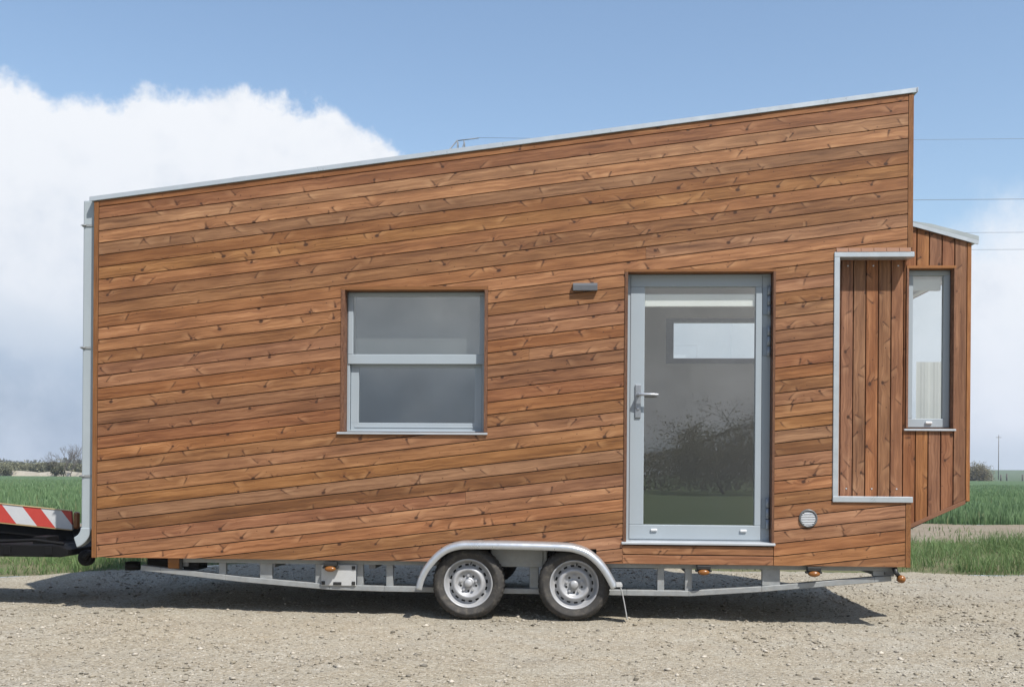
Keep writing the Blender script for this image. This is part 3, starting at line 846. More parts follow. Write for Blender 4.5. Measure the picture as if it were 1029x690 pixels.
b = MB(); b.prism([(-7.2, 0.895), (-7.2, 1.055), (-3.895, 0.757), (-3.885, 0.595), (-4.536, 0.655)], 0.800, 0.83)
tow(b, 'marker_board', STR)
b = MB(); b.prism([(-7.2, 1.057), (-7.2, 1.063), (-3.90, 0.764), (-3.895, 0.758)], 0.795, 0.829); b.prism([(-7.2, 0.89), (-3.89, 0.589), (-3.89, 0.594), (-4.536, 0.6535), (-7.2, 0.8945)], 0.793, 0.82)
tow(b, 'board_rim', plain('gold_edging', (0.45, 0.33, 0.16), 0.5), 0)
b = MB(); b.prism([(-7.2, 0.80), (-7.2, 0.90), (-3.91, 0.60), (-3.90, 0.50)], 0.831, 1.12)
tow(b, 'bed', BLACK)
b = MB(); b.box(-3.884, -3.838, 0.802, 0.86, 0.600, 0.752)
tow(b, 'tail_lamp', plain('brown_amber_lens', (0.22, 0.085, 0.03), 0.3), 0.018)
b = MB()
b.prism([(-7.2, 0.52), (-7.2, 0.79), (-4.5, 0.55), (-3.95, 0.495), (-3.91, 0.47), (-3.93, 0.445), (-4.6, 0.445)], 0.86, 1.12)
b.prism([(-7.2, 0.405), (-7.2, 0.52), (-3.72, 0.50), (-3.64, 0.465), (-3.64, 0.42), (-3.70, 0.405)], 0.25, 1.10)
for x in (-3.80, -4.15, -4.50): b.box(x - .03, x + .03, 0.235, 0.2495, 0.42, 0.49)
b.tube([(-3.70, 0.30, 0.51), (-3.95, 0.28, 0.54), (-4.3, 0.30, 0.52), (-4.8, 0.30, 0.56)], 0.014, 8)
b.box(-4.02, -3.90, 0.40, 0.60, 0.50, 0.56)
tow(b, 'underframe', BLACK)
b = MB(); b.box(-3.86, -3.80, 0.95, 1.30, 0.40, 0.52); b.cyl((-3.95, 0.87, 0.50), (-3.86, 0.87, 0.50), 0.05, 14); b.tube([(-3.96, 0.85, 0.53), (-3.90, 0.83, 0.46), (-3.87, 0.85, 0.40)], 0.016, 8)
tow(b, 'tow_hitch', BLACK)
for yy, s in ((0.27, 1), (1.05, -1)):
    b = MB(); b.lathe([(0.06, -0.02 * s), (0.22, -0.03 * s), (0.33, -0.02 * s), (0.36, 0.02 * s), (0.36, 0.2 * s), (0.33, 0.22 * s), (0.06, 0.2 * s)], (-6.3, yy, 0.36), 40)
    tow(b, 'wheel', RUBBER, 0)

# ================================================================== GROUND
WAVE = lambda x: (0.16 * np.sin(0.9 * x + 0.4) + 0.09 * np.sin(2.3 * x + 1.0) + 0.05 * np.sin(5.1 * x)) * np.exp(-(x / 60.0) ** 2)
TILT = 0.16
def EDGE(x):                                         # where the gravel ends and the verge begins
    e = np.interp(x, [-30, -9, -7, -5.2, -4.6, -3.2, 0, 3, 5.2, 8, 15, 30], [-1.44, 0.9, 1.3, 2.54, 3.3, 4.3, 4.5, 4.4, 4.22, 4.65, 5.76, 8.16])
    return e + 0.10 * np.sin(1.7 * x) * np.exp(-(x / 20.0) ** 2) + 0.05 * np.sin(4.3 * x + 1)* np.exp(-(x / 20.0) ** 2)
def EDEV(x): return np.where(np.abs(x) < 30, EDGE(np.clip(x, -30, 30)) - (3.36 + TILT * x), 0.0)
def gz_(x, y):
    z = -0.035 * sstep(0.7, 2.4, x) * sstep(16, 8, np.abs(y))
    far = np.clip(y - 60, 0, 340)
    rise = 0.0026 * far + 0.0000395 * np.clip(y - 120, 0, 280) ** 2
    z = z + rise * sstep(-30, 45, x)
    return z
def q_of(x, y): return y - TILT * x

def grid(name, xs, qs, mat, zfun=None, kind='structure', label=None, wav=(True, True)):
    X, Q = np.meshgrid(xs, qs)
    t = (Q - qs[0]) / (qs[-1] - qs[0])
    near = np.minimum(Q - qs[0], qs[-1] - Q)
    wv = WAVE(X)
    w0 = np.exp(-((Q - qs[0]) / 1.2) ** 2) * (1 if wav[0] else 0); w1 = np.exp(-((Q - qs[-1]) / 1.2) ** 2) * (1 if wav[1] else 0)
    Y = Q + TILT * X
    for (qq, ww) in ((qs[0], w0), (qs[-1], w1)):
        if abs(qq - 3.36) < 1e-6: Y = Y + EDEV(X) * np.exp(-((Q - qq) / 3.0) ** 2)
        else: Y = Y + wv * ww
    Z = gz_(X, Y)
    if zfun is not None: Z = Z + zfun(X, Y, Q)
    V = np.stack([X, Y, Z], -1).reshape(-1, 3)
    n, m = len(xs), len(qs)
    i = np.arange((m - 1) * (n - 1)); r = i // (n - 1); c = i % (n - 1); a = r * n + c
    F = np.stack([a, a + 1, a + n + 1, a + n], -1)
    o = tri_mesh(name, V, F, mat, smooth=True)
    tag(o, label, None, None, kind)
    return o

def gravel_mat():
    m, nt, bs = new_mat('sandy_gravel')
    tc = nt.n('ShaderNodeTexCoord').outputs['Object']
    big = nt.noise(tc, 0.55, 4, 0.6); mid = nt.noise(tc, 3.2, 5, 0.65); fine = nt.noise(tc, 60.0, 3, 0.7)
    vo = nt.vor(tc, 75.0); vc = nt.n('ShaderNodeSeparateColor'); nt.l.new(vo.outputs['Color'], vc.inputs[0])
    vo2 = nt.vor(tc, 24.0); vc2 = nt.n('ShaderNodeSeparateColor'); nt.l.new(vo2.outputs['Color'], vc2.inputs[0])
    tr = nt.n('ShaderNodeMapping'); nt.l.new(tc, tr.inputs[0]); tr.inputs['Scale'].default_value = (0.22, 1.5, 1.0)
    bands = nt.noise(tr.outputs[0], 1.3, 4, 0.6)
    c = nt.mix(nt.ss(0.32, 0.68, big), (0.325, 0.294, 0.226), (0.332, 0.318, 0.272))
    c = nt.mix(nt.math('MULTIPLY', nt.ss(0.45, 0.68, bands), 0.55), c, (0.225, 0.205, 0.170))
    c = nt.mix(nt.math('MULTIPLY', nt.ss(0.35, 0.7, mid), 0.65), c, (0.245, 0.205, 0.145))
    st = nt.ramp(vc.outputs[0], [(0.0, (0.11, 0.095, 0.070)), (0.3, (0.28, 0.24, 0.175)), (0.7, (0.39, 0.345, 0.265)), (1.0, (0.54, 0.51, 0.44))])
    c = nt.mix(nt.math('ADD', .25, nt.math('MULTIPLY', mid, .45)), c, st)
    big_st = nt.math('MULTIPLY', nt.math('GREATER_THAN', vc2.outputs[1], 0.66), nt.math('SUBTRACT', 1.0, nt.ss(0.18, 0.34, vo2.outputs['Distance'])))
    c = nt.mix(nt.math('MULTIPLY', big_st, 0.6), c, nt.ramp(vc2.outputs[0], [(0, (0.13, 0.115, 0.09)), (0.5, (0.38, 0.335, 0.26)), (1, (0.60, 0.56, 0.49))]))
    c = nt.mix(nt.math('MULTIPLY', nt.ss(0.5, 0.72, fine), 0.45), c, (0.12, 0.10, 0.07))
    nt.put(bs, 'Base Color', c); bs.inputs['Roughness'].default_value = 0.95; bs.inputs['Specular IOR Level'].default_value = 0.15
    h = nt.math('ADD', nt.math('ADD', nt.math('MULTIPLY', vo.outputs['Distance'], -0.8), nt.math('MULTIPLY', mid, 0.8)), nt.math('ADD', nt.math('MULTIPLY', fine, 0.5), nt.math('MULTIPLY', big_st, 0.7)))
    nt.put(bs, 'Normal', nt.bump(h, 0.8, 0.012))
    return m
def soil_mat(name, a, b, c3, scale=2.0):
    m, nt, bs = new_mat(name)
    tc = nt.n('ShaderNodeTexCoord').outputs['Object']
    n1 = nt.noise(tc, scale, 5, 0.65); n2 = nt.noise(tc, scale * 14, 4, 0.7)
    c = nt.mix(nt.ss(0.3, 0.7, n1), a, b); c = nt.mix(nt.math('MULTIPLY', nt.ss(0.45, 0.7, n2), 0.6), c, c3)
    nt.put(bs, 'Base Color', c); bs.inputs['Roughness'].default_value = 0.95; bs.inputs['Specular IOR Level'].default_value = 0.1
    nt.put(bs, 'Normal', nt.bump(nt.math('ADD', n1, n2), 0.8, 0.05))
    return m
def field_mat(name, a, b, c3):
    """crop seen from the side: fine streaks, broad tramline patches"""
    m, nt, bs = new_mat(name)
    tc = nt.n('ShaderNodeTexCoord').outputs['Object']
    n1 = nt.noise(tc, 0.06, 4, 0.6); n2 = nt.noise(tc, 1.6, 5, 0.7); n3 = nt.noise(tc, 9.0, 3, 0.7)
    c = nt.mix(nt.ss(0.35, 0.65, n1), a, b); c = nt.mix(nt.math('MULTIPLY', nt.ss(0.4, 0.7, n2), 0.5), c, c3)
    c = nt.mix(nt.math('MULTIPLY', n3, 0.35), c, tuple(x * 0.5 for x in a))
    nt.put(bs, 'Base Color', c); bs.inputs['Roughness'].default_value = 0.85; bs.inputs['Specular IOR Level'].default_value = 0.2
    nt.put(bs, 'Normal', nt.bump(nt.math('ADD', n2, n3), 0.9, 0.25))
    return m
GRAV = gravel_mat()
SOIL = soil_mat('verge_soil', (0.12, 0.135, 0.065), (0.22, 0.19, 0.12), (0.09, 0.11, 0.045))
DIRT = soil_mat('dry_earth', (0.235, 0.195, 0.145), (0.29, 0.25, 0.195), (0.15, 0.125, 0.09), 1.4)
CROP = field_mat('wheat_canopy', (0.105, 0.178, 0.078), (0.122, 0.196, 0.090), (0.085, 0.150, 0.060))
MEAD = field_mat('far_green', (0.115, 0.165, 0.10), (0.135, 0.18, 0.11), (0.10, 0.145, 0.088))

far = [90, 130, 190, 280, 420, 650, 1000, 1600, 2600, 4500]
def axis(fine0, fine1, step, mid=40.0, mstep=1.5):
    a = list(np.arange(fine0, fine1 + 1e-6, step))
    b = list(np.arange(fine1 + mstep, mid, mstep)); c = list(np.arange(fine0 - mstep, -mid, -mstep))[::-1]
    return np.array([-f for f in far[::-1]] + c + a + b + far)
def rough(X, Y, Q):
    z = 0.030 * (noise2(X * 0.7, Y * 0.7, 3) - 0.5) + 0.016 * (noise2(X * 2.6, Y * 2.6, 4) - 0.5) + 0.010 * (noise2(X * 9, Y * 9, 5) - 0.5) + 0.008 * (noise2(X * 24, Y * 24, 6) - 0.5)
    keep = sstep(0.0, 0.45, np.minimum(np.hypot(X + 0.324, Y), np.hypot(X - 0.485, Y)) - 0.10)
    z = z * (0.25 + 0.75 * keep)
    m = sstep(7.5, 5.5, np.abs(X)) * sstep(-6.5, -5.0, Q)
    return z * m - 0.0 * X
GQ = np.concatenate([np.arange(-11, -5.5, 0.5), np.arange(-5.5, 3.36, 0.045), [3.36]])
grid('gravel_yard', axis(-6.6, 6.6, 0.045), GQ, GRAV, rough)
xs_m = axis(-12, 20, 0.5)
grid('grass_verge_soil', xs_m, np.linspace(3.36, 8.9, 14), SOIL)
grid('dirt_track', xs_m, np.linspace(8.9, 14.4, 14), DIRT, lambda X, Y, Q: 0.05 * (noise2(X * 1.3, Y * 1.3, 9) - 0.5))
def canopy(X, Y, Q): return (0.40 - 0.18 * sstep(25, 60, Q)) * sstep(15.0, 19.0, Q) + 0.08 * (noise2(X * 0.9, Y * 0.9, 8) - 0.5) * sstep(15, 19, Q) * sstep(134, 128, Q)
grid('wheat_field', axis(-60, 60, 1.0, 90, 2.5), np.concatenate([np.arange(14.4, 40, 0.8), np.arange(40, 134, 3.0), [134.0]]), CROP, canopy, wav=(True, False))
grid('meadow', axis(-60, 60, 6.0, 90, 10), np.array([134, 136, 140, 150, 165, 180, 200, 230, 260, 300, 350, 400, 500, 700, 1000, 1600, 2600, 4500.0]), MEAD, lambda X, Y, Q: 0.22 * sstep(137, 134, Q), wav=(False, False))
grid('pasture', axis(-30, 30, 1.0, 60, 4), np.array([-4500, -2500, -1000, -500, -250, -150, -100, -80, -65, -55, -45, -38, -32, -27, -23, -20, -17, -15, -13, -12, -11.0]), soil_mat('pasture_green', (0.075, 0.115, 0.045), (0.10, 0.13, 0.055), (0.06, 0.085, 0.035), 0.8), wav=(False, True))

# pebbles
def pebbles():
    N = 60000
    x = RNG.uniform(-4.6, 5.6, N); y = RNG.uniform(-4.4, 4.0, N)
    d = noise2(x * 1.1, y * 1.1, 21)
    keep = (y < EDGE(x) - .1) & (RNG.random(N) < 0.25 + 1.1 * np.clip(d - 0.3, 0, 1))
    x, y = x[keep], y[keep]; N = len(x)
    s = np.exp(RNG.normal(math.log(0.0052), 0.58, N)); s = np.clip(s, 0.0025, 0.019)
    z = gz_(x, y) + rough(x, y, q_of(x, y)) + s * 0.15
    base = np.array([(1, 0, 0), (-1, 0, 0), (0, 1, 0), (0, -1, 0), (0, 0, 1), (0, 0, -1), (.7, .7, .45), (-.7, .7, .45), (.7, -.7, .45), (-.7, -.7, .45)])
    bm = bmesh.new()
    for p in base: bm.verts.new(p)
    bmesh.ops.convex_hull(bm, input=bm.verts); bmesh.ops.triangulate(bm, faces=bm.faces)
    bm.verts.ensure_lookup_table()
    B = np.array([v.co[:] for v in bm.verts]); F = np.array([[v.index for v in f.verts] for f in bm.faces]); bm.free()
    k = len(B)
    P = B[None] * RNG.uniform(0.7, 1.25, (N, k, 1)) * np.stack([s * RNG.uniform(.8, 1.5, N), s * RNG.uniform(.7, 1.1, N), s * RNG.uniform(.45, .8, N)], -1)[:, None, :]
    a = RNG.uniform(0, 2 * PI, N); ca, sa = np.cos(a)[:, None], np.sin(a)[:, None]
    V = np.stack([P[..., 0] * ca - P[..., 1] * sa + x[:, None], P[..., 0] * sa + P[..., 1] * ca + y[:, None], P[..., 2] + z[:, None]], -1)
    t = RNG.random(N); c = np.stack([0.22 + 0.24 * t, 0.192 + 0.23 * t, 0.142 + 0.215 * t], -1) * RNG.uniform(.75, 1.1, (N, 1))
    dk = RNG.random(N) < 0.07; c[dk] *= 0.45
    C = np.repeat(c, k, 0)
    FF = (F[None] + (np.arange(N) * k)[:, None, None]).reshape(-1, 3)
    m, nt, bs = new_mat('pebble')
    at = nt.n('ShaderNodeAttribute', attribute_name='tone'); nt.put(bs, 'Base Color', at.outputs['Color']); bs.inputs['Roughness'].default_value = 0.9; bs.inputs['Specular IOR Level'].default_value = 0.2
    o = tri_mesh('pebbles', V.reshape(-1, 3), FF, m, col=C)
    tag(o, 'loose beige and grey pebbles strewn over the gravel yard', 'pebbles', kind='stuff')
pebbles()

# blades
def leaf_mat(name, a, b, trans=0.35, rough=0.6):
    m, nt, bs = new_mat(name)
    at = nt.n('ShaderNodeAttribute', attribute_name='tone')
    s = nt.n('ShaderNodeSeparateColor'); nt.l.new(at.outputs['Color'], s.inputs[0])
    c = nt.mix(s.outputs[0], a, b)
    c = nt.mix(nt.math('MULTIPLY', s.outputs[1], 0.8), c, (0.30, 0.26, 0.14))
    nt.put(bs, 'Base Color', c); bs.inputs['Roughness'].default_value = rough; bs.inputs['Specular IOR Level'].default_value = 0.3
    tl = nt.n('ShaderNodeBsdfTranslucent'); nt.l.new(c, tl.inputs[0])
    mx = nt.n('ShaderNodeMixShader'); mx.inputs[0].default_value = trans
    out = m.node_tree.nodes['Material Output']
    nt.l.new(bs.outputs[0], mx.inputs[1]); nt.l.new(tl.outputs[0], mx.inputs[2]); nt.l.new(mx.outputs[0], out.inputs[0])
    return m

def blades(name, x, y, z, h, w, mat, label, cat, dry=0.05, lean=0.35, patch=.5):
    N = len(x)
    a = RNG.uniform(0, 2 * PI, N); d = np.stack([np.cos(a), np.sin(a)], -1)
    la = RNG.uniform(0, 2 * PI, N); L = np.stack([np.cos(la), np.sin(la)], -1) * (np.abs(RNG.normal(0, lean, N)) * h)[:, None]
    V = np.zeros((N, 5, 3))
    for i, (t, ww) in enumerate(((0, 1), (0, -1), (0.55, .8), (0.55, -.8), (1, 0))):
        V[:, i, 0] = x + d[:, 0] * w * ww * .5 + L[:, 0] * t * t; V[:, i, 1] = y + d[:, 1] * w * ww * .5 + L[:, 1] * t * t
        V[:, i, 2] = z + h * t * (1 - 0.15 * np.abs(np.hypot(L[:, 0], L[:, 1]) / h) * t)
    F = np.array([(0, 1, 3), (0, 3, 2), (2, 3, 4)])
    FF = (F[None] + (np.arange(N) * 5)[:, None, None]).reshape(-1, 3)
    pt = noise2(x * .8, y * .8, 77) * .6 + noise2(x * 2.4, y * 2.4, 78) * .4
    tone = np.clip(RNG.random(N) * .75 + (pt - .5) * patch + .12, 0, 1); dr = (RNG.random(N) < dry).astype(float) * RNG.random(N)
    C = np.repeat(np.stack([tone, dr, RNG.random(N)], -1), 5, 0)
    C[:, 0] = np.clip(C[:, 0] * .6 + np.tile([0, 0, .25, .25, .55], N) - .05, 0, 1)
    o = tri_mesh(name, V.reshape(-1, 3), FF, mat, col=C)
    tag(o, label, cat, kind='stuff')

GRASS = leaf_mat('verge_grass', (0.070, 0.130, 0.036), (0.190, 0.285, 0.110))
WHEAT = leaf_mat('young_wheat', (0.080, 0.150, 0.058), (0.200, 0.300, 0.145), 0.3)
N = 170000
x = RNG.uniform(-13, 17, N); q = RNG.uniform(3.1, 9.1, N); y = q + TILT * x
clump = noise2(x * 0.9, y * 0.9, 31) * 0.55 + noise2(x * 2.8, y * 2.8, 32) * 0.45
edge = sstep(3.12, 3.5, q) * sstep(9.1, 8.0, q)
k = RNG.random(N) < np.clip(0.10 + 1.5 * (clump - 0.25), 0, 1) * (0.15 + 0.85 * edge)
x, y, q, clump, edge = x[k], y[k], q[k], clump[k], edge[k]
y = y + EDEV(x) * np.exp(-((q - 3.36) / 3.0) ** 2)
tall = sstep(-2, 4, x)
h = (0.05 + (0.10 + 0.14 * tall) * np.clip(clump * 2.6 - 0.75, 0.06, 1.35)) * RNG.uniform(.5, 1.3, len(x)) * (0.35 + 0.65 * edge)
blades('verge_grass', x, y, gz_(x, y), h, RNG.uniform(.004, .011, len(x)), GRASS, 'rough green grass growing on the verge behind the gravel yard', 'grass', 0.18, 0.95, 1.3)
# sparse weeds on the dirt track
N = 5000
x = RNG.uniform(-13, 24, N); q = RNG.uniform(8.9, 14.6, N); y = q + TILT * x
k = noise2(x * 0.8, y * 0.8, 35) > 0.62
x, y = x[k], y[k]
blades('track_weeds', x, y, gz_(x, y), RNG.uniform(.04, .16, len(x)), RNG.uniform(.01, .02, len(x)), GRASS, 'sparse weeds sprouting from the bare dirt track', 'weeds', 0.4, 0.6)
# wheat
def wheat_pts(n, q0, q1, xa, xb):
    x = RNG.uniform(xa, xb, n); q = q0 + (q1 - q0) * RNG.random(n) ** 1.35
    return x, q + TILT * x, q
x1, y1, q1 = wheat_pts(110000, 14.3, 30, -34, 36)
x2, y2, q2 = wheat_pts(120000, 28, 80, -60, 60)
x = np.concatenate([x1, x2]); y = np.concatenate([y1, y2]); q = np.concatenate([q1, q2])
base = gz_(x, y) + canopy(x, y, q) * 0.9
hh = np.where(q < 17, 0.36 + 0.16 * RNG.random(len(x)), 0.10 + 0.12 * RNG.random(len(x))) * (0.75 + 0.5 * noise2(x * .7, y * .7, 41)) * (0.6 + 0.4 * sstep(14.3, 15.2, q))
ww = np.where(q < 28, RNG.uniform(.014, .030, len(x)), RNG.uniform(.018, .036, len(x)))
blades('wheat_crop', x, y + WAVE(x) * (q < 16), base, hh, ww, WHEAT, 'dense young green wheat standing in the field beyond the track', 'wheat', 0.03, 0.30)

# ================================================================== TREES, SHRUBS, HEDGES
BARK = plain('grey_bark', (0.10, 0.085, 0.07), 0.9, var=0.25)
TWIG = plain('bare_twigs', (0.115, 0.10, 0.088), 0.9, var=0.2)
LEAF_D = leaf_mat('dull_leaves', (0.045, 0.052, 0.026), (0.095, 0.095, 0.050), 0.25)
LEAF_B = leaf_mat('brown_leaves', (0.13, 0.118, 0.070), (0.23, 0.205, 0.125), 0.25)
LEAF_G = leaf_mat('olive_leaves', (0.14, 0.145, 0.085), (0.22, 0.22, 0.14), 0.25)
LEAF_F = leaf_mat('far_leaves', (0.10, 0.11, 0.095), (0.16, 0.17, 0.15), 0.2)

def branches(h, spread, r0, levels, rnd, lean=0.0, ups=0.35):
    segs = []; tips = []
    def go(p, d, ln, r, lv):
        pts = [p]; n = 4
        for i in range(n):
            d = (d + Vector((rnd.gauss(0, .13), rnd.gauss(0, .13), rnd.gauss(0, .08) + .04 * ups))).normalized()
            p = p + d * ln / n; pts.append(p)
        segs.append((pts, r, lv))
        tips.extend(pts[2:])
        if lv >= levels: return
        for i in range(rnd.randint(3, 5) if lv else rnd.randint(5, 7)):
            b = pts[rnd.randint(1 if lv else 2, n)]
            a = rnd.uniform(0, 2 * PI); t = rnd.uniform(0.45, 1.0) * spread
            nd = (d + Vector((math.cos(a) * t, math.sin(a) * t, ups * rnd.random()))).normalized()
            go(b, nd, ln * rnd.uniform(.5, .75), r * rnd.uniform(.45, .6), lv + 1)
    go(Vector((0, 0, 0)), Vector((lean, 0, 1)).normalized(), h * 0.45, r0, 0)
    return segs, tips

def leaf_cloud(pts, n, rad, size, col=(0, 1)):
    P = np.array([p[:] for p in pts]); i = RNG.integers(0, len(P), n)
    c = P[i] + RNG.normal(0, rad, (n, 3))
    a = RNG.normal(0, 1, (n, 3)); a /= np.linalg.norm(a, axis=1)[:, None]
    b = np.cross(a, RNG.normal(0, 1, (n, 3))); b /= np.linalg.norm(b, axis=1)[:, None]
    s = RNG.uniform(.6, 1.4, n)[:, None] * size
    V = np.stack([c - a * s, c + b * s * .6, c + a * s, c - b * s * .6], 1).reshape(-1, 3)
    F = np.arange(n * 4).reshape(n, 4)
    t = np.clip(RNG.normal(.5, .25, n), 0, 1)
    C = np.repeat(np.stack([t, (RNG.random(n) < .1) * RNG.random(n), t], -1), 4, 0)
    return V, F, C

def tree(name, label, cat, loc, h, spread, r0, levels, seed, nleaf=0, lrad=.2, lsize=.06, leafmat=None, group=None, lean=0.0, thin=1.0, sx=1.0, ups=.35, minz=0.0, droop=1.0):
    rnd = random.Random(seed)
    t = tag(empty(name, loc), label, cat, group)
    segs, tips = branches(h, spread, r0, levels, rnd, lean, ups)
    top = max(p.z for s in segs for p in s[0]); k = h / top
    a, b = MB(), MB()
    for pts, r, lv in segs:
        pts = [Vector((p.x * k * sx, p.y * k * sx, p.z * k)) for p in pts]
        rr = [max(r * (1 - .55 * i / (len(pts) - 1)), 0.006) * thin for i in range(len(pts))]
        (a if lv == 0 else b).tube(pts, rr, 5 if lv < 2 else 3, cap=False)
    a.build('trunk', BARK, t, fix=False); cr = b.build('branches', TWIG, t, fix=False)
    if nleaf:
        tp = [Vector((p.x * k * sx, p.y * k * sx, max(minz, p.z * k * rnd.uniform(droop, 1.0)))) for p in tips]
        V, F, C = leaf_cloud(tp, nleaf, lrad, lsize)
        V[:, 2] = np.maximum(V[:, 2], 0.02)
        tri_mesh('crown', V, F, leafmat, t, col=C)
    return t

G0 = lambda x, y: float(gz_(np.array([float(x)]), np.array([float(y)]))[0])
# left far edge of the wheat field
tree('bare_tree', 'tallest bare grey tree at the far edge of the wheat field', 'tree', (-65.5, 122.0, 0), 4.9, 0.85, 0.09, 4, 3, thin=.9, lean=.12)
tree('bare_tree', 'slim bare tree leaning left above the dark shrub by the wheat field', 'tree', (-66.9, 123.0, 0), 4.7, 0.8, 0.085, 4, 8, thin=.9, lean=-.1)
tree('bare_tree', 'shortest bare tree, left of the two taller ones at the field edge', 'tree', (-68.1, 123.0, 0), 3.6, 0.9, 0.07, 4, 15, thin=.9)
tree('leafy_shrub', 'round dark shrub at the far field edge below the bare trees', 'shrub', (-67.6, 122.5, 0), 1.8, 1.0, 0.08, 3, 12, 2600, .22, .10, LEAF_D, sx=1.4, ups=.1)
tree('leafy_shrub', 'low olive shrub at the left end of the far field edge', 'shrub', (-75.2, 123.5, 0), 1.7, 1.0, 0.08, 3, 13, 2200, .25, .10, LEAF_G, sx=1.5, ups=.1)
tree('thorn_bush', 'brown leafless thorn bush on the hill behind the bay window end', 'bush', (64.6, 152.0, G0(64.6, 152) + .1), 2.7, 1.0, 0.06, 3, 21, 12000, .40, .09, LEAF_B, sx=2.2, ups=.1, droop=.05)

def hedge(name, label, cat, x0, x1, y, h, depth, n, size, mat, bumpy=.35, kind=None, z0=0.0, seed=1):
    x = RNG.uniform(x0, x1, n); top = h * (1 - bumpy + bumpy * 2 * (noise2(x * .12 + seed * 9, x * 0 + .5, seed) * .6 + noise2(x * .5, x * 0 + seed, seed + 5) * .4))
    z = top * RNG.random(n) ** .7
    yy = y + TILT * x * 0.5 + RNG.normal(0, depth * .35, n)
    V, F, C = leaf_cloud([Vector((0, 0, 0))], n, 0.0001, size)
    V = V.reshape(n, 4, 3) + np.stack([x, yy, z + z0 + gz_(x, yy)], -1)[:, None]
    o = tri_mesh(name, V.reshape(-1, 3), F, mat, col=C)
    tag(o, label, cat, kind=kind)
    return o
hedge('hedgerow', 'olive green hedgerow running along the far edge of the wheat field', 'hedgerow', -150, -52, 142, 1.75, 2.0, 40000, .15, LEAF_G, .18, 'stuff', 0.25, 2)
hedge('woods', 'hazy dark treeline standing behind the hedgerow far away', 'woods', -420, -60, 250, 3.3, 8, 40000, .38, LEAF_F, .45, 'stuff', 0.0, 4)
# pale earth bank at the foot of the hedgerow
eb = MB()
for i in range(60):
    xa, xb = -150 + i * 1.65, -150 + (i + 1) * 1.65
    f = lambda x: 130.0 + TILT * .5 * x
    h1, h2 = 0.78 + .16 * math.sin(i * 1.7), 0.78 + .16 * math.sin((i + 1) * 1.7)
    eb.add([(xa, f(xa), -.1), (xb, f(xb), -.1), (xb, f(xb) + 1.2, h2), (xa, f(xa) + 1.2, h1), (xb, f(xb) + 4, h2), (xa, f(xa) + 4, h1)], [(0, 1, 2, 3), (3, 2, 4, 5)], 0, True)
tag(eb.build('earth_bank', soil_mat('pale_bank', (0.27, 0.245, 0.20), (0.36, 0.33, 0.275), (0.17, 0.16, 0.10), .5), fix=False), kind='structure')
# fence along it
def post(name, label, cat, x, y, h, r, mat, group=None):
    m = MB(); z = G0(x, y); m.tube([(x, y, z - .2), (x, y, z + h * .96), (x, y, z + h)], [r, r, r * .6], 6)
    return tag(m.build(name, mat), label, cat, group)
POST = plain('weathered_post', (0.13, 0.12, 0.105), 0.9)
for i, (px_, hh_) in enumerate(((66.0, 1.25), (67.7, 1.1), (68.9, 1.3), (71.6, 1.15), (73.0, 1.2))):
    yy_ = 168.0 + i * .8
    post('fence_post', ['first short post to the right of the thorn bush on the green hill', 'squat post beside the utility pole foot on the green hill', 'tall thin post between two squat ones on the green hill',
         'lone post in the gap of the fence line on the green hill', 'last post at the right end of the fence line on the green hill'][i], 'fence post', px_ * 168 / 150, yy_, hh_, .12, POST, 'fence posts on the green hill')
# utility pole on the hill
up = tag(empty('utility_pole', (84.0, 189.0, G0(84, 189))), 'thin distant utility pole standing on the green hill at the right', 'utility pole')
m = MB(); m.tube([(0, 0, 0), (0, 0, 8.6)], [.085, .06], 8); m.build('pole', POST, up)
m = MB(); m.box(-.5, .5, -.04, .04, 8.1, 8.18); m.build('crossarm', POST, up)
# lattice mast behind the roof with its guy
ms = tag(empty('power_mast', (-5.2, 45.0, 0)), 'grey lattice power mast rising behind the slanted roof', 'power mast')
STEEL = plain('mast_steel', (0.17, 0.185, 0.20), 0.5, .4)
m = MB()
for sx_ in (-1, 1):
    for sy_ in (-1, 1): m.tube([(sx_ * .55, sy_ * .55, 0), (sx_ * .17, sy_ * .17, 18.7)], .030, 5)
for i in range(18):
    z0, z1 = i * 1.03, (i + 1) * 1.03; w0 = .55 - .38 * z0 / 18.7; w1 = .55 - .38 * z1 / 18.7; s = 1 if i % 2 else -1
    for sy_ in (-1, 1): m.tube([(-s * w0, sy_ * w0, z0), (s * w1, sy_ * w1, z1)], .02, 4)
    for sx_ in (-1, 1): m.tube([(sx_ * w0, -s * w0, z0), (sx_ * w1, s * w1, z1)], .02, 4)
m.build('lattice', STEEL, ms)
m = MB(); m.tube([(-.25, 0, 18.72), (.95, 0, 18.86)], .03, 5); m.build('crossarm', STEEL, ms)
m = MB(); m.tube([(-.2, 0, 18.75), (-.75, -.2, 18.0), (-1.5, -.4, 17.0), (-12.0, -3, 0.1)], .035, 5); m.build('guy_wire', STEEL, ms)
WIRE = plain('wire_metal', (0.16, 0.18, 0.21), 0.5, .2)
def wire(label, pts, r):
    m = MB(); m.tube(pts, r, 5)
    return tag(m.build('power_line', WIRE), label, 'power line', 'power lines in the sky')
def sag(a, b, s, n=24):
    a, b = Vector(a), Vector(b)
    return [a.lerp(b, i / n) - Vector((0, 0, s * 4 * (i / n) * (1 - i / n))) for i in range(n + 1)]
wire('topmost thin power line, running from the mast behind the roof', sag((-4.3, 45, 18.88), (60, 47, 19.9), 0.5), .010)
wire('second power line from the top, darkest of the four', sag((-27, 60, 19.75), (75, 60, 19.75), .25), .019)
wire('third power line from the top, level with the bay roof', sag((-27, 60, 17.55), (75, 60, 17.55), .25), .013)
wire('lowest power line, just below the bay roof edge', sag((-27, 60, 16.42), (75, 60, 16.42), .25), .013)
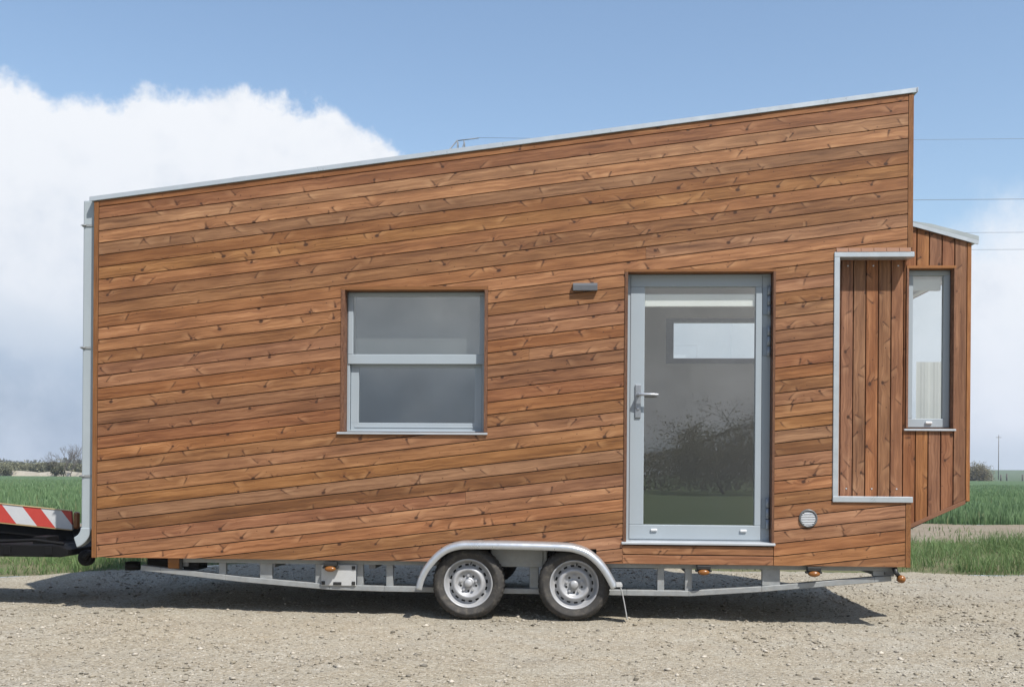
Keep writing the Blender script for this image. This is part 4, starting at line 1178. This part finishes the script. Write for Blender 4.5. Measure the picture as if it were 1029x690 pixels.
# scrub behind the camera, mirrored in the glass
tree('field_tree', 'spreading brown field tree mirrored in the door glass', 'tree', (9.6, -50.0, 0), 5.6, 1.1, 0.12, 4, 17, 26000, .46, .05, LEAF_B, sx=2.6, thin=.9, ups=.5, droop=.35)
hedge('scrub', 'low brown scrub mirrored in the door glass', 'scrub', -40, 60, -58, 2.5, 2.5, 50000, .11, LEAF_B, .25, 'stuff', 0, 6)

# ================================================================== AIR
hz = MB(); hz.box(-700, 700, -260, 900, -2.0, 30.0)
hm = bpy.data.materials.new('thin_air'); hm.use_nodes = True
hn = NT(hm.node_tree); hm.node_tree.nodes.remove(hm.node_tree.nodes['Principled BSDF'])
pv = hn.n('ShaderNodeVolumePrincipled'); pv.inputs['Color'].default_value = (0.80, 0.88, 1.0, 1); pv.inputs['Density'].default_value = 0.0005
hn.l.new(pv.outputs[0], hm.node_tree.nodes['Material Output'].inputs['Volume'])
tag(hz.build('haze', hm), 'thin pale air that fades the far treeline', kind='stuff')

# ================================================================== SKY, SUN, CAMERA
SUN = Vector((0.45, -0.555, 1.0)).normalized()
elev = math.asin(SUN.z); azim = math.atan2(SUN.x, SUN.y)
w = bpy.data.worlds.new('World'); SC.world = w; w.use_nodes = True
nt = NT(w.node_tree)
for n_ in list(w.node_tree.nodes): w.node_tree.nodes.remove(n_)
out = nt.n('ShaderNodeOutputWorld'); bg = nt.n('ShaderNodeBackground')
sky = nt.n('ShaderNodeTexSky', sky_type='NISHITA', sun_disc=False, sun_elevation=elev, sun_rotation=azim, altitude=100, air_density=1.25, dust_density=0.7, ozone_density=1.5)
tc = nt.n('ShaderNodeTexCoord').outputs['Generated']
s = nt.n('ShaderNodeSeparateXYZ'); nt.l.new(tc, s.inputs[0])
az = nt.math('ARCTAN2', s.outputs[0], s.outputs[1])            # 0 straight ahead, positive right
el_ = nt.math('ARCSINE', s.outputs[2])
# height of the cloud tops round the horizon
def curve(x, pts):
    nd = nt.n('ShaderNodeFloatCurve'); c = nd.mapping.curves[0]
    while len(c.points) < len(pts): c.points.new(.5, .5)
    for p, (a, b) in zip(c.points, pts): p.location = (a, b); p.handle_type = 'AUTO'
    nd.mapping.update(); nt.put(nd, 'Value', x)
    return nd.outputs[0]
D2R = PI / 180
azn = nt.lin(az, -PI, PI, 0, 1)
A = lambda d: (d + 180) / 360
tops = curve(azn, [(0, .40), (A(-100), .42), (A(-60), .40), (A(-38), .372), (A(-30), .362), (A(-26), .345), (A(-20), .350), (A(-15), .345), (A(-11.5), .325), (A(-9.3), .300), (A(-7), .255), (A(2), .225), (A(15), .225), (A(28), .235), (A(60), .30), (A(110), .42), (1, .40)])
tops = nt.math('MULTIPLY', tops, 1.0)
n_big = nt.noise(tc, 5.5, 8, 0.58); n_fine = nt.noise(tc, 17.0, 8, 0.62)
edge_ = nt.math('ADD', nt.math('MULTIPLY', nt.math('SUBTRACT', n_big, .5), .13), nt.math('MULTIPLY', nt.math('SUBTRACT', n_fine, .5), .085))
dlt = nt.math('SUBTRACT', nt.math('ADD', tops, edge_), el_)
soft = nt.lin(az, -0.1, 0.35, .013, .045)
soft_n = nt.n('ShaderNodeMapRange', interpolation_type='SMOOTHSTEP')
nt.put(soft_n, 0, dlt); nt.put(soft_n, 1, nt.math('MULTIPLY', soft, -.6)); nt.put(soft_n, 2, soft); soft_n.inputs[3].default_value = 0; soft_n.inputs[4].default_value = 1
mask = soft_n.outputs[0]
# cloud light: bright tops, blue-grey bases
n_in = nt.noise(tc, 3.6, 6, 0.55)
hgt = nt.math('ADD', el_, nt.math('MULTIPLY', nt.math('SUBTRACT', n_in, .5), .11))
left = nt.ramp(hgt, [(0.0, (2.55, 3.05, 3.75)), (0.055, (2.05, 2.6, 3.4)), (0.10, (2.6, 3.2, 4.05)), (0.135, (3.9, 4.35, 4.95)), (0.17, (4.95, 5.2, 5.6)), (0.36, (5.5, 5.65, 5.9))])
right = nt.ramp(hgt, [(0.0, (3.2, 3.7, 4.3)), (0.035, (3.5, 4.0, 4.6)), (0.065, (4.7, 5.0, 5.55)), (0.15, (5.1, 5.35, 5.75)), (0.24, (5.3, 5.5, 5.85)), (0.35, (5.4, 5.6, 5.9))])
ccol = nt.mix(nt.ss(-0.25, 0.25, az), left, right)
shade_n = nt.noise(tc, 9.0, 6, 0.6)
ccol = nt.mix(nt.math('MULTIPLY', nt.ss(.44, .70, shade_n), .55), ccol, (3.7, 4.15, 4.8))
ccol = nt.mix(nt.ss(0.15, -0.35, s.outputs[1]), ccol, nt.ramp(nt.noise(tc, 11.0, 6, .6), [(.3, (.54, .54, .54)), (.5, (.74, .73, .71)), (.7, (.95, .93, .90))]), 'MULTIPLY')
col = nt.mix(mask, sky.outputs[0], ccol)
nt.l.new(col, bg.inputs[0]); bg.inputs[1].default_value = 0.138
nt.l.new(bg.outputs[0], out.inputs[0])

sun = bpy.data.lights.new('sun', 'SUN'); sun.energy = 5.0; sun.angle = math.radians(0.53); sun.color = (1.0, 0.955, 0.89)
so_ = bpy.data.objects.new('sun', sun); COL.objects.link(so_)
so_.rotation_euler = SUN.to_track_quat('Z', 'Y').to_euler()

cam = bpy.data.cameras.new('camera'); co = bpy.data.objects.new('camera', cam); COL.objects.link(co)
D, PSI, ROLL, H = 7.7, math.radians(3.0), 0.0075, 1.12
f_ = Vector((-math.sin(PSI), math.cos(PSI), 0)); r_ = Vector((math.cos(PSI), math.sin(PSI), 0)); u_ = Vector((0, 0, 1))
r2 = r_ * math.cos(ROLL) + u_ * math.sin(ROLL); u2 = u_ * math.cos(ROLL) - r_ * math.sin(ROLL)
R = Matrix((r2, u2, -f_)).transposed().to_4x4()
R.translation = Vector((D * math.sin(PSI), -D * math.cos(PSI), H))
co.matrix_world = R
cam.sensor_fit = 'HORIZONTAL'; cam.sensor_width = 36.0; cam.lens = 36.0 * 1001.0 / 1029.0
cam.shift_y = (475.0 - 345.0) / 1029.0
cam.clip_start = 0.1; cam.clip_end = 9000
SC.camera = co
SC.view_settings.view_transform = 'Standard'; SC.view_settings.look = 'None'
SC.view_settings.exposure = 0.30; SC.view_settings.gamma = 1.0; SC.view_settings.use_curve_mapping = False
SC.cycles.max_bounces = 8; SC.cycles.transparent_max_bounces = 16; SC.cycles.glossy_bounces = 5
